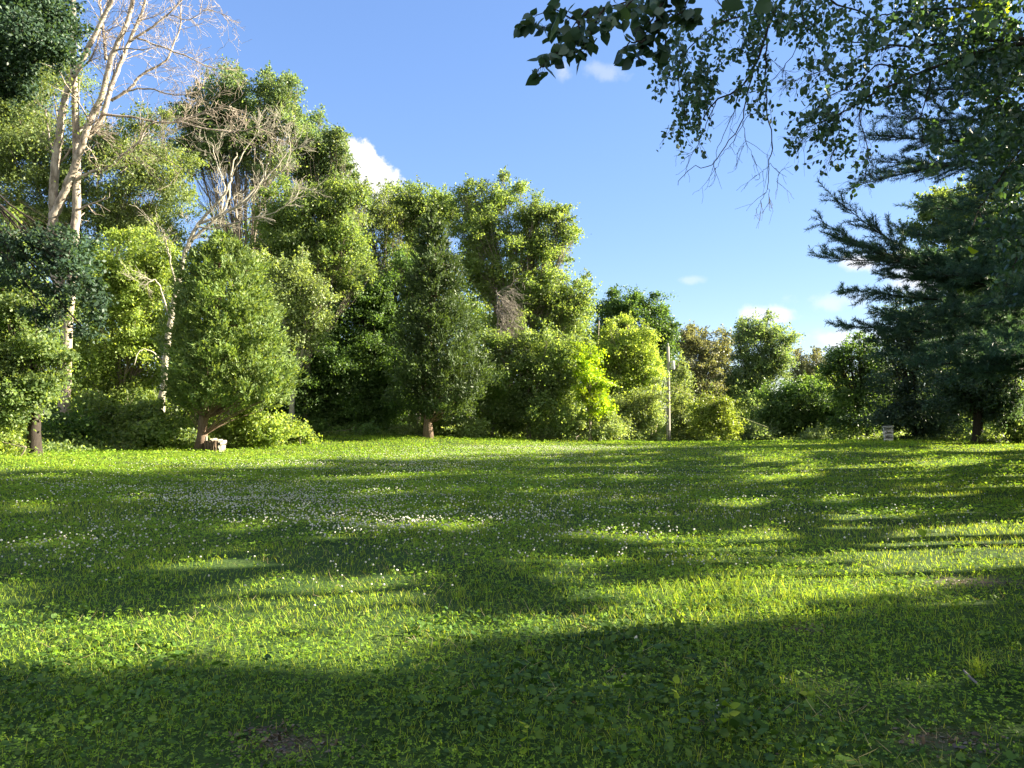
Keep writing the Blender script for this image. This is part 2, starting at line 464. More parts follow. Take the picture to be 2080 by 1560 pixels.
# ------------------------------------------------------------------ leaf shapes
Q_LEAF = ([(0, 0, 0), (.30, .45, -.06), (0, 1, .03), (-.30, .45, -.06)], [(0, 1, 2, 3)])
Q_SLIM = ([(0, 0, 0), (.16, .5, -.03), (0, 1, .0), (-.16, .5, -.03)], [(0, 1, 2, 3)])
OVATE = ([(0, 0, 0), (.22, .18, -.05), (.33, .42, -.09), (.22, .72, -.07), (0, 1.0, -.06), (-.22, .72, -.07), (-.33, .42, -.09), (-.22, .18, -.05), (0, .5, .0)],
         [(0, 1, 2, 8), (8, 2, 3, 4), (0, 8, 6, 7), (8, 4, 5, 6)])
HEART = ([(0, .08, 0), (.10, -.02, -.01), (.30, .02, -.06), (.44, .22, -.1), (.43, .45, -.1), (.26, .72, -.08), (0, 1.05, -.12),
          (-.26, .72, -.08), (-.43, .45, -.1), (-.44, .22, -.1), (-.30, .02, -.06), (-.10, -.02, -.01), (0, .5, .02)],
         [(0, 1, 2, 3, 12), (12, 3, 4, 5, 6), (0, 12, 9, 10, 11), (12, 6, 7, 8, 9)])
NEEDLE = ([(0.045, 0, 0), (.03, .7, .0), (0, 1, 0), (-.03, .7, 0), (-.045, 0, 0)], [(0, 1, 2, 3, 4)])

def frames(U, Nn):
    """matrices whose columns are (width, length, normal)"""
    U = unit(U); Nn = Nn - U * (U * Nn).sum(1, keepdims=True); Nn = unit(Nn)
    Wd = np.cross(U, Nn)
    return np.stack([Wd, U, Nn], -1)

def scatter_leaves(g, P, size, rng, tmpl=Q_LEAF, out=None, droop=.25, up=.5, rnd=.9):
    n = len(P)
    if n == 0: return
    r = rng.normal(size=(n, 3))
    Nn = r * rnd + np.array([0, 0, up])
    if out is not None: Nn = r * (rnd * .62) + np.array([0, 0, up * .5]) + out * .95
    U = rng.normal(size=(n, 3)); U[:, 2] -= droop
    if out is not None: U = U + out * .3
    s = size * rng.uniform(.6, 1.3, n)
    M = frames(U, Nn) * s[:, None, None]
    g.inst(tmpl[0], tmpl[1], M, P)

def wob(p, q, n, amp, rng, sag=0.0):
    p = np.asarray(p, float); q = np.asarray(q, float)
    t = np.linspace(0, 1, n)[:, None]
    L = np.linalg.norm(q - p)
    c = p + (q - p) * t
    o = rng.normal(size=(n, 3)).cumsum(0) * amp * L / n
    o -= o[0] + (o[-1] - o[0]) * t
    c = c + o
    c[:, 2] += sag * L * (4 * t[:, 0] * (1 - t[:, 0]))
    return c

# ------------------------------------------------------------------ which sun rays must reach the lawn: foliage off the right edge is thinned along them
LIT = [
 [(-900, 965), (-900, 860), (0, 900), (300, 900), (640, 885), (1000, 880), (1100, 885), (1100, 893), (900, 906), (700, 909), (500, 921), (300, 938), (0, 957)],
 [(-700, 1200), (0, 1188), (60, 1185), (75, 1250), (230, 1266), (400, 1246), (560, 1240), (650, 1225), (800, 1205), (890, 1190), (890, 1232), (800, 1246), (700, 1266), (560, 1292), (400, 1312), (200, 1324), (0, 1328), (-700, 1330)],
 [(330, 1226), (420, 1195), (560, 1162), (680, 1166), (760, 1180), (900, 1168), (860, 1205), (700, 1216), (600, 1227), (450, 1232)],
 [(1095, 1148), (1190, 1160), (1280, 1190), (1400, 1165), (1600, 1130), (1800, 1085), (2000, 1062), (2500, 1040), (2500, 1130), (2045, 1140), (2000, 1165), (1950, 1190), (1800, 1198), (1600, 1208), (1400, 1214), (1250, 1218), (1120, 1195)],
 [(1110, 1070), (1290, 1076), (1440, 1086), (1600, 1064), (1640, 1090), (1600, 1116), (1400, 1122), (1280, 1103), (1100, 1092)],
 [(690, 984), (900, 984), (1010, 992), (900, 1004), (690, 1001)],
 [(1050, 988), (1250, 984), (1310, 996), (1100, 1006)],
 [(1300, 980), (1460, 975), (1660, 953), (1690, 966), (1480, 987), (1310, 992)],
 [(1840, 934), (1990, 928), (2020, 940), (1900, 947), (1840, 943)],
 [(1880, 902), (2300, 900), (2300, 912), (1880, 913)],
 [(225, 1000), (310, 994), (310, 1012), (235, 1014)],
 [(840, 1060), (1030, 1050), (1030, 1066), (850, 1076)], [(420, 1066), (560, 1062), (560, 1074), (430, 1078)],
 [(1080, 930), (1330, 930), (1330, 944), (1080, 944)], [(1500, 928), (1640, 925), (1640, 935), (1500, 940)],
 [(380, 938), (560, 936), (720, 940), (560, 948), (380, 948)],
 [(0, 1025), (120, 1022), (120, 1034), (0, 1036)],
 [(560, 1292), (760, 1268), (940, 1250), (1000, 1262), (900, 1290), (700, 1312)],
 [(1000, 1260), (1300, 1240), (1560, 1240), (1560, 1256), (1300, 1262), (1100, 1282)],
 [(1660, 1036), (1880, 1030), (1890, 1044), (1680, 1052)], [(1640, 1010), (1760, 1006), (1760, 1014), (1640, 1016)],
]
# leaves in the picture that the sun reaches: (point, radius)
LIT3 = [(at(1975, 40, 10.8), .6), (at(1870, 30, 10.8), .3)]
def in_poly(x, y, poly):
    r = np.zeros(len(x), bool); n = len(poly)
    for i in range(n):
        (x1, y1), (x2, y2) = poly[i], poly[(i + 1) % n]
        if y1 == y2: continue
        c = ((y1 > y) != (y2 > y)) & (x < (x2 - x1) * (y - y1) / (y2 - y1) + x1)
        r ^= c
    return r
def blocks_light(P, rng, lawn_only=False):
    """True where foliage would shade ground (or leaves) that the photograph shows in the sun"""
    kill = np.zeros(len(P), bool)
    t = (P[:, 2] - 0.15) / SUN[2]
    G = P - SUN[None] * t[:, None]
    t = (P[:, 2] - gz(G[:, 0], G[:, 1]) - .04) / SUN[2]
    G = P - SUN[None] * t[:, None]
    front = G[:, 1] > 1.5
    px, py = proj(G)
    px = px + rng.normal(size=len(px)) * 9; py = py + rng.normal(size=len(px)) * 1.0 * np.clip((py - 850) / 200, .2, 2)
    dl = 1.5 + np.clip(py - 855, 0, 500) ** 2 / 12500
    ca, sa = math.cos(SUN_AZ), math.sin(SUN_AZ)
    u = G[:, 0] * sa + G[:, 1] * ca; v = -G[:, 0] * ca + G[:, 1] * sa   # along and across the sun's direction
    py = py + (vnoise(u, v, .55) - .5) * 13 * np.clip((py - 870) / 200, .15, 1.6)
    fleck = vnoise(u * .30, v, 1.5) * .6 + vnoise(u * .45, v, 3.6) * .4
    dist = np.clip((G[:, 1] - 5) / 12, 0, 1)
    for poly in LIT:
        for e in (-1, 0, 1):
            kill |= in_poly(px, py + e * dl, poly) & front
    kill &= (rng.random(len(P)) > .01) & (fleck > .15)
    kill |= (fleck > .72 - .13 * dist * np.clip((G[:, 0] + 7) / 4, 0, 1)) & front
    if lawn_only: return kill
    tz = (P[:, 0] + 13) / SUN[0]
    H = P - SUN[None] * tz[:, None]
    kill |= (H[:, 2] > .6) & (rng.random(len(P)) > .12)
    for (c, r) in LIT3:
        w = P - c
        al = (w * SUN).sum(1)
        dist = np.linalg.norm(w - al[:, None] * SUN, axis=1)
        kill |= (dist < r) & (al > .2)
    return kill

# ------------------------------------------------------------------ trees
def crown_clumps(lobes, D, clump, rng, sat):
    cl = []
    m = D / F
    extra = []
    for lb in lobes:                                                   # smaller outgrowths give an uneven outline
        if sat and min(lb[2], lb[3]) > 17:
            for k in range(sat):
                a = rng.uniform(-.5, math.pi + .5); e = rng.uniform(.85, 1.2); q = rng.uniform(.22, .40)
                extra.append((lb[0] + math.cos(a) * lb[2] * e, lb[1] - math.sin(a) * lb[3] * e, lb[2] * q, lb[3] * q, (lb[4] if len(lb) > 4 else 0) + rng.normal() * .6))
    for k in range(len(lobes) // 2 if sat else 0):                      # fill between neighbouring boughs
        a = lobes[rng.integers(len(lobes))]; b = min((q for q in lobes if q is not a), key=lambda q: math.hypot(q[0] - a[0], q[1] - a[1]) + rng.uniform(0, 40))
        extra.append(((a[0] + b[0]) / 2, (a[1] + b[1]) / 2, (a[2] + b[2]) * .36, (a[3] + b[3]) * .36, ((a[4] if len(a) > 4 else 0) + (b[4] if len(b) > 4 else 0)) / 2))
    for lb in list(lobes) + extra:
        p, q, rx, ry = lb[:4]
        dD = lb[4] if len(lb) > 4 else rng.uniform(-.5, .5)
        c = at(p, q, D + dD)
        a, b = rx * m, ry * m
        dd = min(max((a + b) * .5, .4), 3.2)
        r = (a * b * dd) ** (1 / 3)
        cs = min(clump, r * .6)
        n = max(3, int(4 * math.pi * r * r * .8 / (cs * cs * 2.2)))
        v = unit(rng.normal(size=(n, 3)))
        rad = rng.uniform(.45, 1.0, n) ** .7 * (1 + .24 * rng.normal(size=n))
        P = c + v * rad[:, None] * np.array([a, dd, b]) * .9
        kk = rng.normal(size=(4, 3)) * 2.6; ph = rng.uniform(0, 6.28, 4)
        lf = np.sin(v @ kk.T + ph).sum(1) * .5                          # slow variation round the bough: bulges and gaps
        P = c + (P - c) * (1 + .30 * lf)[:, None]
        kp = (lf > -.45) | (rng.random(n) < .35)
        P = P[kp]; rad = rad[kp] * (1 + .3 * lf[kp]); n = len(P)
        R = cs * rng.uniform(.5, 1.25, n) * np.clip(1.35 - .35 * rad, .5, 1.1)
        cl.append((c, np.array([a, dd, b]), P, R))
    return cl

def tree(name, label, D, bpx, lobes, leafm, barkm='bark_grey', cat='tree', leaf=.15, clump=.50, cov=.85, trunk_r=.16, seed=1, group=None,
         tmpl=Q_LEAF, flat=.62, droop=.25, stems=1, fork=.42, up=.5, cull=False, names=('trunk', 'crown'), origin=None, limbs=1.0, base=None, hfork=.7, brmax=.035, sat=3, fz=0.0):
    leaf *= .86
    rng = np.random.default_rng(seed)
    B = base if base is not None else base_at(bpx, D)
    root = thing(name, label, cat, B, group)
    cl = crown_clumps(lobes, D, clump, rng, sat)
    tg = Geo(); lg = Geo()
    cen = np.mean([c[0] for c in cl], 0)
    big = len(lobes)
    low = min(c[0][2] - c[1][2] for c in cl)
    f = B + (cen - B) * fork * np.array([hfork, hfork, 1])
    f[2] = max(B[2] + .3, min(f[2], max(low, B[2] + (cen[2] - B[2]) * .35)))
    if fz: f[2] = B[2] + (cen[2] - B[2]) * fz
    forks = []
    for s in range(stems):
        o = rng.normal(size=3) * (0 if stems == 1 else .35); o[2] = 0
        bb = B + o; bb[2] = B[2] - .1
        ff = f + o * 1.6
        P = wob(bb, ff, 9, .05, rng)
        R = np.linspace(trunk_r, trunk_r * .72, 9); R[0] *= 1.5; R[1] *= 1.12
        tg.tube(P, R, 9)
        forks.append((ff, R[-1]))
    for k, (c, ab, P, R) in enumerate(cl):
        ff, fr = forks[k % len(forks)]
        top = c + np.array([0, 0, ab[2] * .55])
        lp = wob(ff, top, 10, .10, rng, sag=-.04)
        lr = np.linspace(fr * .8, .02, 10)
        if k < big: tg.tube(lp, lr, 6)
        else:
            lr = lr * .22
            if rng.random() < .5 * limbs: tg.tube(lp, lr, 5)
        for i in range(len(P)):
            if rng.random() < .5 * limbs:
                j = rng.integers(3, 9)
                tg.tube(wob(lp[j], P[i], 5, .16, rng, sag=-.05), np.linspace(min(lr[j] * .6, brmax), .007, 5), 4, cap=False)
        for i in range(len(P)):
            n = int(cov * 21 * R[i] ** 2 / leaf ** 2 * rng.uniform(.5, 1.3))
            if n < 1: continue
            o = unit(unit(P[i] - c) * .75 + rng.normal(size=3) * .55 + np.array([0, 0, .25]))
            q = rng.normal(size=(n, 3)) * .55 * R[i] * np.array([1, 1, flat])
            oo = unit(P[i] - c + rng.normal(size=3) * .3); q = q + oo * (q @ oo)[:, None] * rng.uniform(.1, .9)
            ln = np.linalg.norm(q, axis=1, keepdims=True)
            q[:, 2] -= .12 * (q[:, 0] ** 2 + q[:, 1] ** 2) / R[i]
            if sat and n > 12 and rng.random() < .5:                   # leafy shoots reaching out of the crown
                for w in range(rng.integers(1, 4)):
                    e = unit(oo + rng.normal(size=3) * .45 + np.array([0, 0, .35])) * R[i] * rng.uniform(1.2, 2.6)
                    k = int(10 + n * .10)
                    t = rng.uniform(.3, 1, k)[:, None]
                    q = np.concatenate([q, e * t + rng.normal(size=(k, 3)) * .16 * R[i] * (1.15 - t)])
                    if rng.random() < .5: tg.tube(np.array([P[i], P[i] + e * .5, P[i] + e * .95]), [.012, .008, .004], 3, cap=False)
            X = P[i] + q
            ok = X[:, 2] > gz1(P[i][0], P[i][1]) + .03
            if cull: ok &= ~blocks_light(X, rng)
            X = X[ok]
            scatter_leaves(lg, X, leaf, rng, tmpl, out=np.broadcast_to(o, X.shape), droop=droop, up=up)
    tg.build(names[0], MATS[barkm], root, B, smooth=True)
    lg.build(names[1], MATS[leafm], root, B)
    return root

def cone_tree(name, label, D, base_px, prof, leafm, seed, lean_top_px, trunk_r, leaf=.17, n_sprays=2600, per=26, depth=.9, barkm='bark_cedar', lowlimb=True, fray=.12, spray=.30):
    """evergreen whose crown is described by its outline: (py, left px, right px)"""
    rng = np.random.default_rng(seed)
    B = base_at(base_px, D); m = D / F
    root = thing(name, label, 'tree', B)
    ys = np.array([p[0] for p in prof], float); l = np.array([p[1] for p in prof], float); r = np.array([p[2] for p in prof], float)
    tg = Geo(); lg = Geo()
    top = at(lean_top_px, ys.min(), D)
    T = wob(B - [0, 0, .1], top, 14, .03, rng)
    tg.tube(T, np.concatenate([[trunk_r * 1.55, trunk_r * 1.15], np.linspace(trunk_r, .02, 12)]), 10)
    wgt = (r - l) ** 1.0
    yy = np.linspace(ys.min(), ys.max(), 400)
    pdf = np.interp(yy, ys, wgt); pdf /= pdf.sum()
    py = rng.choice(yy, n_sprays, p=pdf) + rng.uniform(-1, 1, n_sprays)
    cx = (np.interp(py, ys, l) + np.interp(py, ys, r)) / 2; hw = (np.interp(py, ys, r) - np.interp(py, ys, l)) / 2
    an = rng.uniform(0, 2 * math.pi, n_sprays)
    lump = 1 + fray * np.sin(an * 3 + py * .06) + fray * .8 * np.sin(an * 5 - py * .11)
    rf = np.sqrt(rng.uniform(.04, 1.0, n_sprays)) * lump
    P = np.array([at(a, b, D) for a, b in zip(cx, py)])
    off = np.stack([np.cos(an), np.sin(an) * depth, np.zeros_like(an)], 1) * (hw * rf * m)[:, None]
    P = P + off
    out = unit(np.stack([np.cos(an), np.sin(an), np.zeros_like(an)], 1))
    for i in range(0, n_sprays, 9):                                   # limbs out to the sprays
        t = int(np.clip(np.interp(P[i][2] - .5 * np.linalg.norm(off[i]), T[:, 2], np.arange(14)), 1, 12))
        tg.tube(wob(T[t], P[i], 5, .08, rng, sag=.03), np.linspace(.035, .008, 5), 4, cap=False)
    # sprays: flattened fans held upright and outwards
    tot = n_sprays * per
    S = np.repeat(P, per, 0); O = np.repeat(out, per, 0)
    lenw = spray * np.repeat(rng.uniform(.6, 1.3, n_sprays) * np.clip(.25 + hw / 90, .3, 1), per)
    dirn = unit(O * .75 + np.array([0, 0, .75]) + np.repeat(rng.normal(size=(n_sprays, 3)) * .35, per, 0))
    t = rng.uniform(-.5, 1, tot)
    side = unit(np.cross(dirn, np.repeat(unit(rng.normal(size=(n_sprays, 3))), per, 0)))
    X = S + dirn * (t * lenw)[:, None] + side * (rng.normal(size=tot) * .30 * lenw)[:, None]
    U = dirn + side * rng.normal(size=(tot, 1)) * .6 + rng.normal(size=(tot, 3)) * .3
    Nn = np.repeat(unit(out + rng.normal(size=(n_sprays, 3)) * .6 + [0, 0, .3]), per, 0) + rng.normal(size=(tot, 3)) * .4
    M = frames(U, Nn) * (leaf * rng.uniform(.6, 1.3, tot))[:, None, None]
    lg.inst(*Q_SLIM, M, X)
    tg.build('trunk', MATS[barkm], root, B, smooth=True)
    lg.build('crown', MATS[leafm], root, B)
    return root

def twigs(g, p, d, L, r, lev, rng, grav=0.0, spread=.8, n_child=(3, 6), minr=.004, tips=None):
    n = 6
    pts = [np.asarray(p, float)]; d = unit(d)
    for i in range(n - 1):
        d = unit(d + rng.normal(size=3) * .17 + np.array([0, 0, grav]))
        pts.append(pts[-1] + d * L / (n - 1))
    pts = np.array(pts)
    g.tube(pts, np.linspace(r, max(minr, r * .35), n), 5 if r > .03 else 3, cap=False)
    if tips is not None: tips.append(pts[-1])
    if lev <= 0: return
    for k in range(rng.integers(*n_child)):
        t = rng.uniform(.25, 1.0); i = min(int(t * (n - 1)), n - 2)
        q = pts[i] + (pts[i + 1] - pts[i]) * (t * (n - 1) - i)
        dd = unit(pts[i + 1] - pts[i]) + unit(rng.normal(size=3)) * spread
        twigs(g, q, dd, L * rng.uniform(.45, .75), max(minr, r * .5), lev - 1, rng, grav, spread, n_child, minr, tips)

def px_path(pts, D, rng, dep=0.0, jit=.02):
    """pts: (px, py) with a depth drift, resampled"""
    P = np.array([at(a, b, D + dep * i / max(1, len(pts) - 1)) for i, (a, b) in enumerate(pts)])
    n = max(8, len(pts) * 4)
    t = np.linspace(0, len(P) - 1, n); i = np.minimum(t.astype(int), len(P) - 2); f = (t - i)[:, None]
    # Catmull-Rom
    Pm = P[np.maximum(i - 1, 0)]; P0 = P[i]; P1 = P[i + 1]; P2 = P[np.minimum(i + 2, len(P) - 1)]
    Q = .5 * ((2 * P0) + (-Pm + P1) * f + (2 * Pm - 5 * P0 + 4 * P1 - P2) * f ** 2 + (-Pm + 3 * P0 - 3 * P1 + P2) * f ** 3)
    return Q + rng.normal(size=Q.shape) * jit

# ---- bare pale tree at the left
def pale_tree():
    rng = np.random.default_rng(11); D = 34
    B = base_at(130, D)
    root = thing('bare_tree', 'tall half bare tree with pale peeling trunks and limbs reaching above the left canopy', 'tree', B)
    g = Geo()
    paths = [([(128, 900), (132, 780), (140, 640), (150, 500), (155, 420), (155, 300), (152, 200), (148, 90), (150, -60)], .2, .09, 0),
             ([(131, 660), (122, 600), (112, 540), (106, 490), (110, 440), (128, 400), (140, 368), (155, 330), (170, 285), (185, 240), (205, 200), (228, 110), (255, 55), (275, -20), (290, -80)], .2, .06, -.6),
             ([(110, 440), (109, 400), (112, 340), (122, 260), (135, 190), (152, 150), (178, 100), (205, 45), (232, -10), (250, -70)], .17, .05, -1.2),
             ([(175, 280), (205, 245), (222, 190), (240, 140), (262, 85), (290, 20), (310, -60)], .11, .04, .8),
             ([(128, 400), (150, 370), (185, 350), (215, 343), (255, 310), (285, 285), (300, 258), (330, 245)], .075, .02, -.8),
             ([(225, 205), (262, 182), (290, 150), (335, 125), (352, 90), (366, 55), (368, 10)], .06, .02, .7),
             ([(205, 232), (260, 238), (340, 250), (385, 240), (430, 222), (470, 215)], .05, .012, .5),
             ([(360, 247), (420, 262), (470, 268), (520, 258), (560, 242)], .035, .008, .2),
             ([(262, 85), (300, 60), (340, 30), (370, 0), (400, -30)], .05, .02, 0),
             ([(280, 78), (330, 95), (380, 115), (430, 138), (470, 140)], .035, .01, .4),
             ([(250, 185), (300, 180), (350, 192), (392, 190), (415, 172)], .035, .01, -.5),
             ([(215, 120), (210, 60), (200, -20)], .06, .03, .4), ([(150, 150), (185, 120), (205, 60)], .05, .02, 0),
             ([(145, 300), (120, 330), (100, 280), (92, 220)], .04, .015, 0), ([(140, 260), (178, 262), (200, 270)], .035, .01, 0),
             ([(345, 30), (385, 40), (420, 20), (468, 35)], .02, .008, 0)]
    for pts, r0, r1, dep in paths:
        P = px_path(pts, D, rng, dep, .015)
        g.tube(P, np.linspace(r0, r1, len(P)) * 1.25, 9 if r0 > .1 else 6)
        L = len(P)
        nt = int(4 + 10 * (r0 < .12)) + (6 if r0 < .12 else 2)
        for k in range(nt):
            i = rng.integers(L // 3, L - 1)
            if P[i][2] < 9 and r0 > .1: continue
            d = unit(P[i + 1] - P[i]) * .8 + unit(rng.normal(size=3)) * .9 + np.array([.15, 0, .25])
            twigs(g, P[i], d, rng.uniform(.7, 2.2) if r0 > .05 else rng.uniform(.4, 1.2), max(.010, r1 * .7), 2, rng, -.02, .8, (2, 4) if r0 < .05 else (2, 5), .006)
    g.build('trunk', MATS['bark_pale'], root, B, smooth=True)
    lg = Geo()
    for (p, q, rx, ry, n) in [(120, 120, 70, 120, 900), (60, 250, 70, 80, 900), (250, 330, 90, 40, 700), (170, 210, 60, 60, 350), (100, 30, 60, 50, 500)]:
        X = np.array([at(p + rng.normal() * rx * .5, q + rng.normal() * ry * .5, D + rng.normal()) for _ in range(n)])
        scatter_leaves(lg, X, .13, rng)
    lg.build('crown', MATS['leaf_olive'], root, B)
pale_tree()

def dead_tree():
    rng = np.random.default_rng(12); D = 36.5
    B = base_at(322, D)
    root = thing('dead_tree', 'leaning bleached dead tree fanning fine leafless twigs above the round cedar', 'tree', B)
    g = Geo()
    paths = [([(322, 900), (330, 800), (338, 720), (346, 650), (358, 590), (372, 530), (385, 490), (402, 455), (430, 425), (455, 395), (470, 360)], .17, .05, 0),
             ([(385, 490), (420, 460), (450, 430), (465, 400), (470, 350), (480, 310)], .08, .03, .5),
             ([(402, 455), (440, 440), (480, 420), (510, 400), (530, 370), (545, 330)], .08, .03, -.4),
             ([(400, 460), (430, 465), (470, 455), (520, 440), (560, 450)], .05, .02, -.8),
             ([(450, 430), (455, 380), (440, 330), (430, 290)], .05, .02, .5), ([(480, 420), (520, 380), (560, 340), (590, 300)], .06, .02, .3),
             ([(346, 650), (330, 600), (318, 570), (300, 575), (280, 580)], .05, .015, -1.0), ([(330, 735), (310, 715), (285, 712), (272, 740)], .04, .015, -1.2),
             ([(358, 590), (345, 520), (335, 490), (332, 465)], .05, .02, -1), ([(470, 360), (500, 300), (540, 260), (600, 235)], .035, .012, .4),
             ([(530, 370), (570, 350), (590, 310), (585, 270)], .035, .012, -.5), ([(520, 440), (560, 430), (600, 400), (610, 380)], .03, .012, 0)]
    for pts, r0, r1, dep in paths:
        P = px_path(pts, D, rng, dep, .02)
        g.tube(P, np.linspace(r0, r1, len(P)), 8 if r0 > .1 else 5)
        if pts[-1][1] > 455: nt = 5
        else: nt = 6
        for k in range(nt):
            i = rng.integers(len(P) // 2 if r0 > .1 else 2, len(P) - 1)
            if P[i][2] < 6: continue
            d = unit(P[i + 1] - P[i]) * .9 + unit(rng.normal(size=3)) * .7 + np.array([.12, 0, .15])
            twigs(g, P[i], d, rng.uniform(.5, 1.35), .013, 2, rng, .01, .6, (3, 6), .006)
    g.build('trunk', MATS['bark_bleached'], root, B, smooth=True)
dead_tree()

# ---- evergreens
cone_tree('cedar_tree', 'dense teardrop shaped green cedar on a short leaning trunk beside the stone crate', 33, 408,
          [(478, 440, 462), (500, 415, 490), (540, 385, 520), (600, 362, 545), (660, 350, 562), (710, 345, 580), (750, 348, 598), (785, 352, 602), (815, 362, 575), (832, 385, 520)],
          'leaf_cedar', 21, 450, .19, leaf=.18, n_sprays=1900, per=40, fray=.10, spray=.42)
cone_tree('juniper_tree', 'tall ragged pyramid shaped juniper with a straight bare trunk on the far lawn', 42, 870,
          [(430, 870, 884), (470, 860, 900), (520, 850, 918), (580, 836, 936), (640, 824, 952), (700, 814, 968), (760, 806, 982), (800, 810, 984), (832, 822, 966), (846, 845, 925)],
          'leaf_juniper', 22, 876, .21, leaf=.20, n_sprays=1900, per=34, fray=.22, spray=.62)

